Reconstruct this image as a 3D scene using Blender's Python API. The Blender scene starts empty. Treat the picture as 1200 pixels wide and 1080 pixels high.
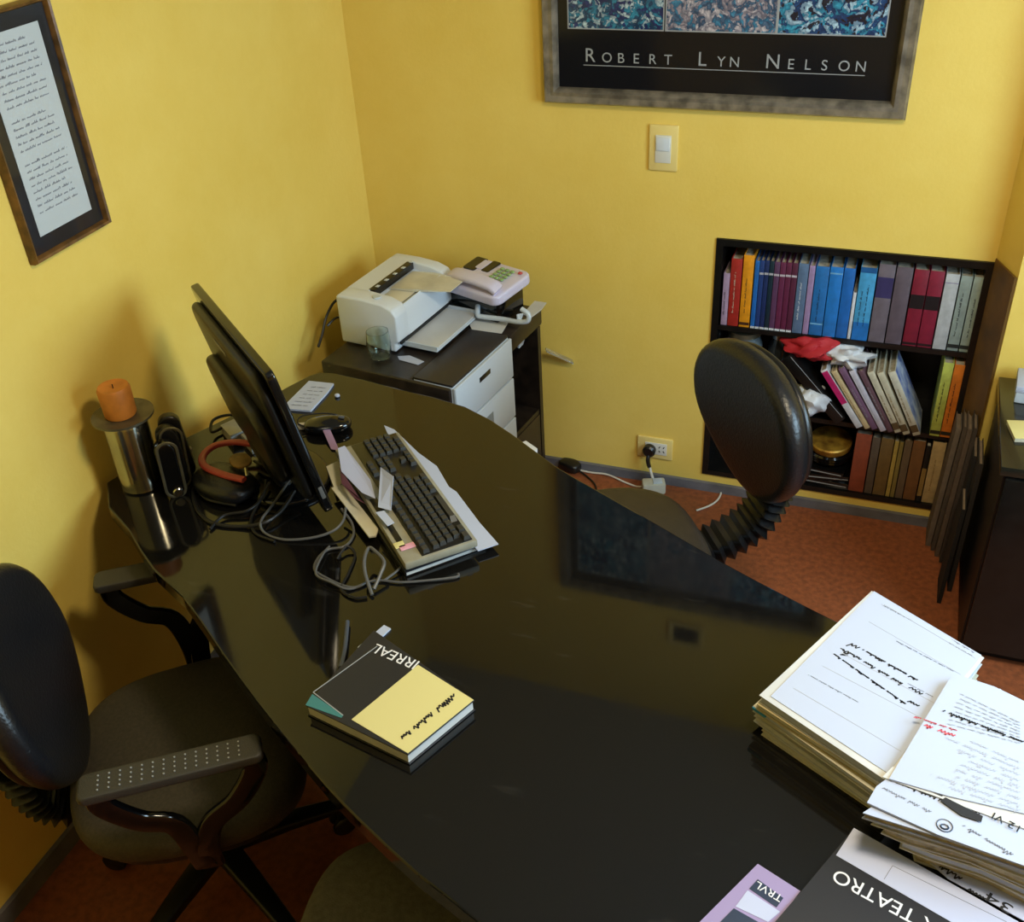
import bpy, bmesh, math, random
from mathutils import Vector, Matrix, Euler
R = math.radians
SC = bpy.context.scene
COL = SC.collection
random.seed(7)

# ---------------------------------------------------------------- camera
DIST = 2.8
CAM = Vector((.56107 * DIST, -DIST, .72732 * DIST))
YAW, PITCH, ROLL, FPX = R(-22.0749), R(34.1917), R(-3.4941), 1222.96
FWD = Vector((math.sin(YAW) * math.cos(PITCH), math.cos(YAW) * math.cos(PITCH), -math.sin(PITCH)))
_r0 = Vector((math.cos(YAW), -math.sin(YAW), 0)); _u0 = _r0.cross(FWD)
RIGHT = _r0 * math.cos(ROLL) + _u0 * math.sin(ROLL)
UP = RIGHT.cross(FWD)
cam_data = bpy.data.cameras.new('camera'); cam_data.sensor_width = 36
cam_data.lens = FPX * 36 / 1200; cam_data.clip_start = .02
cam = bpy.data.objects.new('camera', cam_data); COL.objects.link(cam)
cam.matrix_world = Matrix(((RIGHT.x, UP.x, -FWD.x, CAM.x), (RIGHT.y, UP.y, -FWD.y, CAM.y),
                           (RIGHT.z, UP.z, -FWD.z, CAM.z), (0, 0, 0, 1)))
SC.camera = cam

# ---------------------------------------------------------------- world, lights, exposure
SC.view_settings.view_transform = 'Standard'
SC.view_settings.look = 'None'
SC.view_settings.gamma = 1
SC.view_settings.use_curve_mapping = False
SC.view_settings.exposure = 0.0
world = bpy.data.worlds.new('world'); SC.world = world; world.use_nodes = True
world.node_tree.nodes['Background'].inputs[0].default_value = (.75, .87, 1, 1)
world.node_tree.nodes['Background'].inputs[1].default_value = .6

def area(name, loc, target, sx, sy, power, color, shape='RECTANGLE'):
    d = bpy.data.lights.new(name, 'AREA'); d.shape = shape; d.size = sx; d.size_y = sy
    d.energy = power; d.color = color
    o = bpy.data.objects.new(name, d); COL.objects.link(o); o.location = loc
    o.rotation_euler = (Vector(target) - Vector(loc)).to_track_quat('-Z', 'Y').to_euler()
    return o
# daylight coming in through the window of the right hand wall, and the ceiling lamp
area('window_daylight', (2.86, -1.5, 1.6), (0.3, -1.3, .95), 1.1, 1.0, 52, (.56, .81, 1.0))
area('ceiling_lamp_light', (1.75, -1.75, 2.48), (1.7, -1.6, 0), .34, .34, 26, (1.0, .84, .56), 'DISK')

# ---------------------------------------------------------------- helpers
def ray(px, py):
    return FWD + RIGHT * ((px - 600) / FPX) - UP * ((py - 540) / FPX)
def at(px, py, z):                      # point of the horizontal plane z seen there in the photo
    d = ray(px, py); return CAM + d * ((z - CAM.z) / d.z)
def atw(px, py, y=0.0):                 # the same for a plane parallel to the back wall
    d = ray(px, py); return CAM + d * ((y - CAM.y) / d.y)
def atx(px, py, x=0.0):
    d = ray(px, py); return CAM + d * ((x - CAM.x) / d.x)

def lin(c):
    return tuple(((v / 255) / 12.92 if v <= 10 else (((v / 255) + .055) / 1.055) ** 2.4) for v in c) + (1,)

def mat(name, rgb, rough=.5, metal=0, coat=0, var=0, scale=20, bump=0, bscale=200, spec=.5, rgb2=None, trans=0, alpha=1, sheen=0):
    m = bpy.data.materials.new(name); m.use_nodes = True
    nt = m.node_tree; b = nt.nodes['Principled BSDF']
    b.inputs['Base Color'].default_value = lin(rgb); b.inputs['Roughness'].default_value = rough
    b.inputs['Metallic'].default_value = metal; b.inputs['Coat Weight'].default_value = coat
    b.inputs['Coat Roughness'].default_value = .04
    b.inputs['Specular IOR Level'].default_value = spec
    b.inputs['Transmission Weight'].default_value = trans; b.inputs['Alpha'].default_value = alpha
    b.inputs['Sheen Weight'].default_value = sheen
    tc = nt.nodes.new('ShaderNodeTexCoord')
    if var or rgb2:
        n = nt.nodes.new('ShaderNodeTexNoise'); n.inputs['Scale'].default_value = scale; n.inputs['Detail'].default_value = 5
        nt.links.new(tc.outputs['Object'], n.inputs['Vector'])
        r = nt.nodes.new('ShaderNodeValToRGB')
        c2 = rgb2 or tuple(max(0, v * (1 - var)) for v in rgb)
        r.color_ramp.elements[0].position = .35; r.color_ramp.elements[1].position = .65
        r.color_ramp.elements[0].color = lin(c2); r.color_ramp.elements[1].color = lin(rgb)
        nt.links.new(n.outputs['Fac'], r.inputs['Fac']); nt.links.new(r.outputs['Color'], b.inputs['Base Color'])
    if bump:
        n2 = nt.nodes.new('ShaderNodeTexNoise'); n2.inputs['Scale'].default_value = bscale; n2.inputs['Detail'].default_value = 4
        nt.links.new(tc.outputs['Object'], n2.inputs['Vector'])
        bp = nt.nodes.new('ShaderNodeBump'); bp.inputs['Strength'].default_value = bump; bp.inputs['Distance'].default_value = .002
        nt.links.new(n2.outputs['Fac'], bp.inputs['Height']); nt.links.new(bp.outputs['Normal'], b.inputs['Normal'])
    return m

class MB:
    """collects shapes in one bmesh"""
    def __init__(s): s.bm = bmesh.new()
    def box(s, c, d, bevel=0, rot=None, seg=2):
        t = bmesh.new(); bmesh.ops.create_cube(t, size=1)
        for v in t.verts: v.co = Vector((v.co.x * d[0], v.co.y * d[1], v.co.z * d[2]))
        if bevel: bmesh.ops.bevel(t, geom=t.edges[:], offset=min(bevel, min(d) * .45), segments=seg, affect='EDGES', profile=.5)
        M = Matrix.Translation(c) @ (Euler(rot).to_matrix().to_4x4() if rot else Matrix())
        return s.add(t, M)
    def add(s, t, M=None):
        if M is not None: bmesh.ops.transform(t, matrix=M, verts=t.verts[:])
        me = bpy.data.meshes.new('t'); t.to_mesh(me); t.free(); s.bm.from_mesh(me); bpy.data.meshes.remove(me)
        return s
    def b2(s, a, b, bevel=0):           # box from two corners
        return s.box([(p + q) / 2 for p, q in zip(a, b)], [abs(q - p) for p, q in zip(a, b)], bevel)
    def prism(s, poly, z0, z1, bevel=0, seg=2):
        t = bmesh.new(); n = len(poly)
        lo = [t.verts.new((p[0], p[1], z0)) for p in poly]; hi = [t.verts.new((p[0], p[1], z1 if len(p) < 3 else p[2])) for p in poly]
        t.faces.new(list(reversed(lo))); t.faces.new(hi)
        for i in range(n): t.faces.new((lo[i], lo[(i + 1) % n], hi[(i + 1) % n], hi[i]))
        bmesh.ops.recalc_face_normals(t, faces=t.faces[:])
        if bevel:
            bmesh.ops.bevel(t, geom=[e for e in t.edges], offset=bevel, segments=seg, affect='EDGES', profile=.5)
        return s.add(t)
    def lathe(s, prof, c=(0, 0, 0), n=32, M=None):
        t = bmesh.new(); rings = []
        for r, z in prof:
            if r < 1e-6: rings.append([t.verts.new((0, 0, z))])
            else: rings.append([t.verts.new((r * math.cos(2 * math.pi * k / n), r * math.sin(2 * math.pi * k / n), z)) for k in range(n)])
        for a, b in zip(rings, rings[1:]):
            for k in range(n):
                j = (k + 1) % n
                if len(a) == 1 and len(b) == 1: continue
                if len(a) == 1: t.faces.new((a[0], b[j], b[k]))
                elif len(b) == 1: t.faces.new((a[k], a[j], b[0]))
                else: t.faces.new((a[k], a[j], b[j], b[k]))
        bmesh.ops.recalc_face_normals(t, faces=t.faces[:])
        return s.add(t, (M if M is not None else Matrix.Translation(c)))
    def cyl(s, c, r, h, n=24, axis='z', bevel=.0):
        b = min(bevel, r * .4, h * .4)
        prof = [(0, -h / 2), (r - b, -h / 2), (r, -h / 2 + b), (r, h / 2 - b), (r - b, h / 2), (0, h / 2)] if b else [(0, -h / 2), (r, -h / 2), (r, h / 2), (0, h / 2)]
        M = Matrix.Translation(c)
        if axis == 'x': M = M @ Matrix.Rotation(R(90), 4, 'Y')
        if axis == 'y': M = M @ Matrix.Rotation(R(90), 4, 'X')
        return s.lathe(prof, n=n, M=M)
    def sweep(s, pts, sec, scales=None, up=(0, 0, 1), closed=False):
        pts = [Vector(p) for p in pts]; n = len(pts); t = bmesh.new(); rings = []
        nrm = None
        for i, p in enumerate(pts):
            if closed: d = (pts[(i + 1) % n] - pts[i - 1])
            else: d = (pts[min(i + 1, n - 1)] - pts[max(i - 1, 0)])
            d = d.normalized() if d.length > 1e-9 else Vector((0, 0, 1))
            if nrm is None:
                u = Vector(up)
                if abs(u.dot(d)) > .95: u = Vector((1, 0, 0)) if abs(d.x) < .9 else Vector((0, 1, 0))
                nrm = (u - d * u.dot(d)).normalized()
            else:
                nrm = (nrm - d * nrm.dot(d))
                nrm = nrm.normalized() if nrm.length > 1e-6 else Vector((1, 0, 0))
            bi = d.cross(nrm); k = scales[i] if scales else 1
            kx, ky = k if isinstance(k, tuple) else (k, k)
            rings.append([t.verts.new(p + bi * (a * kx) + nrm * (b * ky)) for a, b in sec])
        m = len(sec)
        for i in range(n if closed else n - 1):
            a, b = rings[i], rings[(i + 1) % n]
            for k in range(m):
                j = (k + 1) % m; t.faces.new((a[k], a[j], b[j], b[k]))
        if not closed:
            t.faces.new(list(reversed(rings[0]))); t.faces.new(rings[-1])
        bmesh.ops.recalc_face_normals(t, faces=t.faces[:])
        return s.add(t)
    def tube(s, pts, r, n=8, smooth=6, closed=False):
        pts = catmull(pts, smooth, closed) if smooth > 1 else pts
        return s.sweep(pts, [(r * math.cos(2 * math.pi * k / n), r * math.sin(2 * math.pi * k / n)) for k in range(n)], closed=closed)
    def pillow(s, outline, h, edge, dome=0, M=None, rings=5, bend=0):
        """rounded cushion: outline in xy, thickness h in z"""
        t = bmesh.new(); n = len(outline)
        cx = sum(p[0] for p in outline) / n; cy = sum(p[1] for p in outline) / n
        rad = min(math.hypot(p[0] - cx, p[1] - cy) for p in outline)
        prof = []
        for k in range(5): a = k / 4 * math.pi / 2; prof.append((1 - edge / rad * (1 - math.sin(a)), -h / 2 + edge * (1 - math.cos(a))))
        for k in range(5): a = k / 4 * math.pi / 2; prof.append((1 - edge / rad * (1 - math.cos(a)), h / 2 - edge * (1 - math.sin(a))))
        top = prof[-1][0]
        for k in range(1, rings): f = top * (1 - k / rings); prof.append((f, h / 2 + dome * (1 - (f / top) ** 2)))
        bot = prof[0][0]
        prof = [(bot * k / 3, -h / 2) for k in (1, 2)] + prof
        rr = []
        for f, z in prof:
            rr.append([t.verts.new((cx + (p[0] - cx) * f, cy + (p[1] - cy) * f, z)) for p in outline])
        for a, b in zip(rr, rr[1:]):
            for k in range(n): j = (k + 1) % n; t.faces.new((a[k], a[j], b[j], b[k]))
        c0 = t.verts.new((cx, cy, -h / 2)); c1 = t.verts.new((cx, cy, h / 2 + dome))
        for k in range(n):
            j = (k + 1) % n; t.faces.new((rr[0][j], rr[0][k], c0)); t.faces.new((rr[-1][k], rr[-1][j], c1))
        bmesh.ops.recalc_face_normals(t, faces=t.faces[:])
        if bend:
            for v in t.verts: v.co.z += bend * (v.co.x - cx) ** 2
        return s.add(t, M)
    def quad(s, pts):
        vs = [s.bm.verts.new(p) for p in pts]; s.bm.faces.new(vs); return s
    def move(s, M): bmesh.ops.transform(s.bm, matrix=M, verts=s.bm.verts[:]); return s

def catmull(pts, k=6, closed=False):
    pts = [Vector(p) for p in pts]; n = len(pts); out = []
    if n < 3: return pts
    rng = range(n if closed else n - 1)
    for i in rng:
        if closed: p0, p1, p2, p3 = pts[i - 1], pts[i], pts[(i + 1) % n], pts[(i + 2) % n]
        else: p0, p1, p2, p3 = pts[max(i - 1, 0)], pts[i], pts[i + 1], pts[min(i + 2, n - 1)]
        for j in range(k):
            t = j / k
            out.append(.5 * ((2 * p1) + (p2 - p0) * t + (2 * p0 - 5 * p1 + 4 * p2 - p3) * t * t + (3 * p1 - p0 - 3 * p2 + p3) * t ** 3))
    if not closed: out.append(pts[-1])
    return out

def rrect(w, h, r, n=5):
    out = []
    for cx, cy, a0 in ((w / 2 - r, h / 2 - r, 0), (-w / 2 + r, h / 2 - r, 90), (-w / 2 + r, -h / 2 + r, 180), (w / 2 - r, -h / 2 + r, 270)):
        for k in range(n + 1): a = R(a0 + 90 * k / n); out.append((cx + r * math.cos(a), cy + r * math.sin(a)))
    return out
def superell(a, b, p=2.6, n=48, taper=0):
    out = []
    for k in range(n):
        t = 2 * math.pi * k / n; c, s_ = math.cos(t), math.sin(t)
        x = a * math.copysign(abs(c) ** (2 / p), c); y = b * math.copysign(abs(s_) ** (2 / p), s_)
        out.append((x * (1 + taper * y / b), y))
    return out

def obj(name, mb, m, parent=None, smooth=True, angle=40):
    me = bpy.data.meshes.new(name)
    bm = mb.bm if isinstance(mb, MB) else mb
    bm.to_mesh(me); bm.free()
    for x in (m if isinstance(m, (list, tuple)) else [m]): me.materials.append(x)
    o = bpy.data.objects.new(name, me); COL.objects.link(o)
    if parent is not None: o.parent = parent
    if smooth:
        me.shade_smooth()
        try: me.set_sharp_from_angle(angle=R(angle))
        except Exception: pass
    return o
def tag(o, label=None, cat=None, group=None, kind=None):
    if label: o['label'] = label
    if cat: o['category'] = cat
    if group: o['group'] = group
    if kind: o['kind'] = kind
    return o
def thing(name, label, cat, loc=(0, 0, 0), rotz=0, group=None):
    o = bpy.data.objects.new(name, None); COL.objects.link(o); o.empty_display_size = .05
    o.location = loc; o.rotation_euler = (0, 0, rotz)
    return tag(o, label, cat, group)
def struct(name, mb, m, parent=None, smooth=False):
    o = obj(name, mb, m, parent, smooth)
    if parent is None: o['kind'] = 'structure'
    return o
def single(name, mb, m, label, cat, loc=(0, 0, 0), rotz=0, group=None, smooth=True):
    o = obj(name, mb, m, None, smooth); o.location = loc; o.rotation_euler = (0, 0, rotz)
    return tag(o, label, cat, group)

def text(name, s, m, parent, M, size, width=None, depth=.0003):
    cu = bpy.data.curves.new('text', 'FONT'); cu.body = s; cu.size = size; cu.extrude = depth
    o = bpy.data.objects.new('text', cu); COL.objects.link(o)
    bpy.context.view_layer.update()
    me = bpy.data.meshes.new_from_object(o.evaluated_get(bpy.context.evaluated_depsgraph_get()))
    bpy.data.objects.remove(o); bpy.data.curves.remove(cu)
    if width:
        xs = [v.co.x for v in me.vertices]; w = max(xs) - min(xs); x0 = min(xs)
        for v in me.vertices: v.co.x = (v.co.x - x0) * width / w
    me.transform(M); me.materials.clear(); me.materials.append(m); me.name = name
    t = bpy.data.objects.new(name, me); COL.objects.link(t); t.parent = parent
    return t
def flat_frame(a, b, loc=None):
    """matrix in plan: x axis runs from a to b, y axis to its left, origin a"""
    d = (Vector(b) - Vector(a)); d.z = 0; ang = math.atan2(d.y, d.x)
    return Matrix.Translation(Vector(a) - Vector(loc or (0, 0, 0))) @ Matrix.Rotation(ang, 4, 'Z')
def scribble(mb, length, h, M, rnd, words=True, w=.0009):
    """one line of joined-up handwriting as a thin ribbon lying on the paper"""
    x = 0; pts = []
    def flush(p):
        for a, b in zip(p, p[1:]):
            d = (b - a)
            if d.length < 1e-6: continue
            nn = Vector((-d.y, d.x, 0)).normalized() * w
            q = [M @ v for v in (a - nn, b - nn, b + nn, a + nn)]
            mb.quad(q)
    while x < length:
        n = rnd.randint(4, 11) if words else 999
        pts = []
        for _ in range(n):
            if x > length: break
            hh = h * (1.0 if rnd.random() < .25 else .55)
            pts.append(Vector((x, rnd.uniform(0, h * .12), 0))); x += h * rnd.uniform(.15, .3)
            pts.append(Vector((x + h * .1, hh * rnd.uniform(.7, 1), 0))); x += h * rnd.uniform(.12, .28)
        flush(pts); x += h * .55
    return mb

# ---------------------------------------------------------------- materials
M = {}
def wallmat():
    m = mat('yellow_wall_paint', (232, 202, 98), .62, var=0, bump=.25, bscale=90)
    nt = m.node_tree; b = nt.nodes['Principled BSDF']; tc = nt.nodes['Texture Coordinate']
    n = nt.nodes.new('ShaderNodeTexNoise'); n.inputs['Scale'].default_value = 2.2; n.inputs['Detail'].default_value = 8; n.inputs['Roughness'].default_value = .7
    nt.links.new(tc.outputs['Object'], n.inputs['Vector'])
    r = nt.nodes.new('ShaderNodeValToRGB'); r.color_ramp.elements[0].color = lin((227, 193, 86)); r.color_ramp.elements[1].color = lin((237, 207, 106))
    r.color_ramp.elements[0].position = .3; r.color_ramp.elements[1].position = .7
    nt.links.new(n.outputs['Fac'], r.inputs['Fac']); nt.links.new(r.outputs['Color'], b.inputs['Base Color'])
    return m
M['wall'] = wallmat()
M['ceiling'] = mat('grey_ceiling_paint', (176, 177, 180), .8)
M['floor'] = mat('red_brown_floor', (150, 82, 46), .55, var=.18, scale=60, bump=.2, bscale=300)
M['skirting'] = mat('grey_skirting', (112, 112, 118), .5, var=.2, scale=12)
def deskmat():
    m = mat('black_gloss_desk', (17, 16, 15), .07, coat=.25, spec=.5)
    nt = m.node_tree; b = nt.nodes['Principled BSDF']; tc = nt.nodes['Texture Coordinate']
    n = nt.nodes.new('ShaderNodeTexNoise'); n.inputs['Scale'].default_value = 5; n.inputs['Detail'].default_value = 9; n.inputs['Roughness'].default_value = .75
    nt.links.new(tc.outputs['Object'], n.inputs['Vector'])
    mr = nt.nodes.new('ShaderNodeMapRange'); mr.inputs['From Min'].default_value = .4; mr.inputs['From Max'].default_value = .8
    mr.inputs['To Min'].default_value = .03; mr.inputs['To Max'].default_value = .16
    nt.links.new(n.outputs['Fac'], mr.inputs['Value']); nt.links.new(mr.outputs['Result'], b.inputs['Roughness'])
    # worn grey smears and specks of dust
    mp = nt.nodes.new('ShaderNodeMapping'); mp.inputs['Scale'].default_value = (9, 34, 1); mp.inputs['Rotation'].default_value = (0, 0, R(60))
    nt.links.new(tc.outputs['Object'], mp.inputs['Vector'])
    n2 = nt.nodes.new('ShaderNodeTexNoise'); n2.inputs['Scale'].default_value = 1; n2.inputs['Detail'].default_value = 6
    nt.links.new(mp.outputs['Vector'], n2.inputs['Vector'])
    v = nt.nodes.new('ShaderNodeValToRGB'); v.color_ramp.elements[0].position = .66; v.color_ramp.elements[1].position = .95
    v.color_ramp.elements[0].color = lin((15, 14, 13)); v.color_ramp.elements[1].color = lin((60, 58, 55))
    nt.links.new(n2.outputs['Fac'], v.inputs['Fac']); nt.links.new(v.outputs['Color'], b.inputs['Base Color'])
    return m
M['desk'] = deskmat()
M['black_lam'] = mat('black_laminate', (22, 21, 20), .28, var=.3, scale=30)
M['black_dark'] = mat('black_board', (14, 13, 13), .45)
M['black_wood'] = mat('dark_wood', (44, 36, 30), .35, var=.4, scale=25)
M['brown_board'] = mat('dark_brown_board', (58, 47, 36), .4, var=.3, scale=18)
M['white_pl'] = mat('white_plastic', (210, 216, 222), .38)
M['white_pl2'] = mat('pale_grey_plastic', (192, 202, 212), .4)
M['lilac_pl'] = mat('lilac_white_plastic', (206, 200, 222), .35)
M['black_pl'] = mat('black_plastic', (18, 18, 19), .35)
M['black_gloss'] = mat('gloss_black_plastic', (12, 12, 13), .12, coat=.3)
M['arm_pl'] = mat('worn_black_plastic', (56, 54, 50), .42, bump=.5, bscale=500)
M['leather'] = mat('black_leatherette', (24, 25, 29), .32, bump=.5, bscale=160)
M['seat_fab'] = mat('worn_dark_seat_cover', (66, 60, 50), .6, var=.18, scale=150, bump=.5, bscale=500)
M['seat_brown'] = mat('brown_black_seat_cover', (58, 50, 40), .45, var=.1, scale=50, bump=.3, bscale=300)
M['seat_grey'] = mat('grey_olive_seat_cover', (102, 97, 82), .75, var=.15, scale=90, bump=.4, bscale=400)
M['chrome'] = mat('chrome', (200, 200, 196), .16, metal=1)
M['steel'] = mat('brushed_steel', (190, 186, 170), .2, metal=1, var=.15, scale=12)
M['steel_dull'] = mat('dull_steel', (120, 116, 96), .42, metal=.7, var=.15, scale=40)
M['orange_wax'] = mat('orange_wax', (206, 128, 48), .55, var=.12, scale=30)
M['paper'] = mat('white_paper', (176, 184, 206), .75)
M['paper2'] = mat('off_white_paper', (200, 200, 198), .8, var=.06, scale=10)
M['cream'] = mat('cream_paper', (206, 200, 178), .8, var=.1, scale=14)
M['manila'] = mat('manila_card', (200, 184, 140), .75, var=.1, scale=10)
M['pages'] = mat('book_pages', (198, 188, 166), .85, var=.25, scale=60)
M['yellow_paper'] = mat('pale_yellow_paper', (212, 202, 138), .75)
M['ink'] = mat('black_ink', (24, 24, 30), .7)
M['ink_grey'] = mat('grey_print', (120, 122, 134), .8)
M['ink_faint'] = mat('faint_print', (172, 174, 184), .8)
M['red_ink'] = mat('red_stamp_ink', (206, 84, 96), .8)
M['white_ink'] = mat('white_lettering', (225, 225, 230), .7)
M['silver_ink'] = mat('silver_lettering', (150, 152, 154), .5)
M['frame_brown'] = mat('gilt_brown_wood', (122, 84, 38), .4, var=.35, scale=40)
M['frame_grey'] = mat('grey_wood_moulding', (142, 132, 116), .32, var=.35, scale=26, bump=.3, bscale=80, metal=.25)
M['mat_black'] = mat('black_mount', (26, 27, 33), .35, coat=.5)
M['poster'] = mat('black_poster_under_glass', (22, 22, 26), .12, coat=0, spec=.35)
M['doc'] = mat('grey_white_document', (190, 198, 202), .6, coat=.4)
M['ivory'] = mat('ivory_switch_plate', (232, 208, 130), .4)
M['ivory2'] = mat('white_switch_rocker', (216, 214, 204), .35)
M['white_cord'] = mat('white_cord', (214, 206, 190), .5)
M['black_cord'] = mat('black_cord', (16, 16, 17), .45)
M['grey_cord'] = mat('grey_cord', (84, 84, 84), .4)
M['pink'] = mat('pink_red_plastic', (196, 78, 78), .45)
M['tan'] = mat('tan_leather_tag', (158, 124, 66), .6, var=.3, scale=30)
M['glass'] = mat('clear_glass', (240, 250, 246), .02, trans=1, spec=.5)
M['clear'] = mat('clear_plastic', (235, 235, 230), .12, trans=.85)
M['key'] = mat('dark_grey_keycap', (52, 52, 50), .5)
M['kb'] = mat('beige_grey_keyboard_case', (150, 146, 128), .5, var=.12, scale=20)
M['green'] = mat('green_phone_key', (140, 172, 112), .5)
M['lilac_card'] = mat('lilac_card', (150, 134, 178), .6)
M['lilac_pale'] = mat('pale_lilac_paper', (182, 188, 216), .7)
M['flyer_black'] = mat('black_printed_flyer', (30, 32, 40), .35, coat=.2)
M['navy'] = mat('navy_print', (30, 48, 74), .4)
M['blue'] = mat('blue_folder', (50, 140, 190), .6)
M['shade_brown'] = mat('painted_shade_brown', (112, 80, 28), .55, var=.25, scale=12)  # brown standing in for the shadow on the yellow pier flank
M['gold'] = mat('gold_tin', (196, 152, 56), .4, metal=.5, var=.45, scale=26, rgb2=(120, 82, 30))
M['red_cloth'] = mat('red_cloth', (176, 28, 38), .7)
M['white_bag'] = mat('white_plastic_bag', (206, 208, 212), .4)
M['tin_grey'] = mat('grey_glass_jar', (96, 108, 114), .2, coat=.4)

# ---------------------------------------------------------------- room shell
XR, YF, ZC = 2.9, -4.2, 2.6
NX0, NX1, NZ0, NZ1, ND = 1.10, 1.828, .062, .872, .21        # bookcase niche
mb = MB(); mb.b2((-.1, YF - .1, -.1), (XR + .1, .4, 0)); struct('floor', mb, M['floor'])
mb = MB(); mb.b2((-.1, YF - .1, ZC), (XR + .1, .4, ZC + .1)); struct('ceiling', mb, M['ceiling'])
mb = MB(); mb.b2((-.1, YF, 0), (0, .4, ZC)); struct('wall_left', mb, M['wall'])
mb = MB(); mb.b2((0, 0, 0), (NX0, .4, ZC)); mb.b2((NX0, 0, NZ1), (NX1, .4, ZC)); mb.b2((NX0, 0, 0), (NX1, .4, NZ0))
mb.b2((NX1, 0, 0), (XR, .4, ZC)); mb.b2((NX0, ND, NZ0), (NX1, .4, NZ1)); struct('wall_back', mb, M['wall'])
mb = MB(); mb.b2((-.1, YF - .1, 0), (XR + .1, YF, ZC)); struct('wall_front', mb, M['wall'])
WY0, WY1, WZ0, WZ1 = -2.15, -.85, 1.0, 2.2
mb = MB(); mb.b2((XR, YF, 0), (XR + .15, WY0, ZC)); mb.b2((XR, WY1, 0), (XR + .15, .4, ZC)); mb.b2((XR, WY0, 0), (XR + .15, WY1, WZ0)); mb.b2((XR, WY0, WZ1), (XR + .15, WY1, ZC))
struct('wall_right', mb, M['wall'])
wn = bpy.data.objects.new('window_1', None); COL.objects.link(wn); wn.location = (XR, 0, 0); wn['kind'] = 'structure'
mb = MB()
for a, b in (((0.03, WY0, WZ0), (.1, WY0 + .05, WZ1)), ((.03, WY1 - .05, WZ0), (.1, WY1, WZ1)), ((.03, WY0, WZ0), (.1, WY1, WZ0 + .05)), ((.03, WY0, WZ1 - .05), (.1, WY1, WZ1)), ((.03, (WY0 + WY1) / 2 - .025, WZ0), (.1, (WY0 + WY1) / 2 + .025, WZ1))):
    mb.b2(a, b)
obj('window_frame', mb, M['white_pl'], wn)
mb = MB(); mb.b2((.06, WY0 + .05, WZ0 + .05), (.065, WY1 - .05, WZ1 - .05)); obj('pane', mb, M['glass'], wn)
# pier right of the bookcase: splayed flank, front face nearer the room
mb = MB(); mb.prism([(NX1, -.001), (XR, -.001), (XR, -.12), (1.876, -.12)], 0, ZC); struct('wall_pier', mb, M['wall'])
mb = MB(); mb.prism([(NX1 - .001, -.004), (1.874, -.121), (1.868, -.121), (NX1 - .003, -.012)], .0, .885); struct('flank_shade_1', mb, M['shade_brown'])  # thin dark sheet that paints the shade onto the lower pier flank
mb = MB(); mb.b2((0.012, -.013, 0), (NX1, -.0005, .032)); struct('baseboard_back', mb, M['skirting'])
mb = MB(); mb.b2((0.0005, YF, 0), (.012, -.013, .05)); struct('baseboard_left', mb, M['skirting'])

# ---------------------------------------------------------------- ceiling lamp (above the desk, out of view)
t = thing('ceiling_lamp', 'round flush ceiling lamp above the visitors side of the desk', 'lamp', (1.75, -1.75, 2.6))
mb = MB(); mb.lathe([(0, 0), (.2, 0), (.2, -.05), (.18, -.06), (0, -.06)]); obj('lamp_body', mb, M['white_pl'], t)

# ---------------------------------------------------------------- pictures on the walls
def picture_panel_mat(name, seed, c0, c1, c2, c3):
    m = bpy.data.materials.new(name); m.use_nodes = True; nt = m.node_tree; b = nt.nodes['Principled BSDF']
    b.inputs['Roughness'].default_value = .25; b.inputs['Coat Weight'].default_value = .6
    tc = nt.nodes.new('ShaderNodeTexCoord'); mp = nt.nodes.new('ShaderNodeMapping'); mp.inputs['Location'].default_value = (seed, seed * .7, seed * 1.3)
    nt.links.new(tc.outputs['Object'], mp.inputs['Vector'])
    n = nt.nodes.new('ShaderNodeTexNoise'); n.inputs['Scale'].default_value = 22; n.inputs['Detail'].default_value = 4
    nt.links.new(mp.outputs['Vector'], n.inputs['Vector'])
    mx = nt.nodes.new('ShaderNodeMix'); mx.data_type = 'RGBA'; mx.inputs['Factor'].default_value = .12
    nt.links.new(mp.outputs['Vector'], mx.inputs['A']); nt.links.new(n.outputs['Color'], mx.inputs['B'])
    v = nt.nodes.new('ShaderNodeTexVoronoi'); v.inputs['Scale'].default_value = 74
    nt.links.new(mx.outputs['Result'], v.inputs['Vector'])
    sx = nt.nodes.new('ShaderNodeSeparateColor'); nt.links.new(v.outputs['Color'], sx.inputs['Color'])
    r = nt.nodes.new('ShaderNodeValToRGB'); r.color_ramp.interpolation = 'CONSTANT'
    e = r.color_ramp.elements; e[0].color = lin(c0); e[1].position = .3; e[1].color = lin(c1)
    x = e.new(.55); x.color = lin(c2); x = e.new(.82); x.color = lin(c3)
    nt.links.new(sx.outputs['Red'], r.inputs['Fac'])
    r2 = nt.nodes.new('ShaderNodeValToRGB'); r2.color_ramp.elements[0].position = .05; r2.color_ramp.elements[1].position = .6
    r2.color_ramp.elements[0].color = (1.25, 1.25, 1.25, 1); r2.color_ramp.elements[1].color = (.25, .3, .4, 1)
    nt.links.new(v.outputs['Distance'], r2.inputs['Fac'])
    mu = nt.nodes.new('ShaderNodeMix'); mu.data_type = 'RGBA'; mu.blend_type = 'MULTIPLY'; mu.inputs['Factor'].default_value = .8
    nt.links.new(r.outputs['Color'], mu.inputs['A']); nt.links.new(r2.outputs['Color'], mu.inputs['B'])
    nt.links.new(mu.outputs['Result'], b.inputs['Base Color'])
    return m

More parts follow.
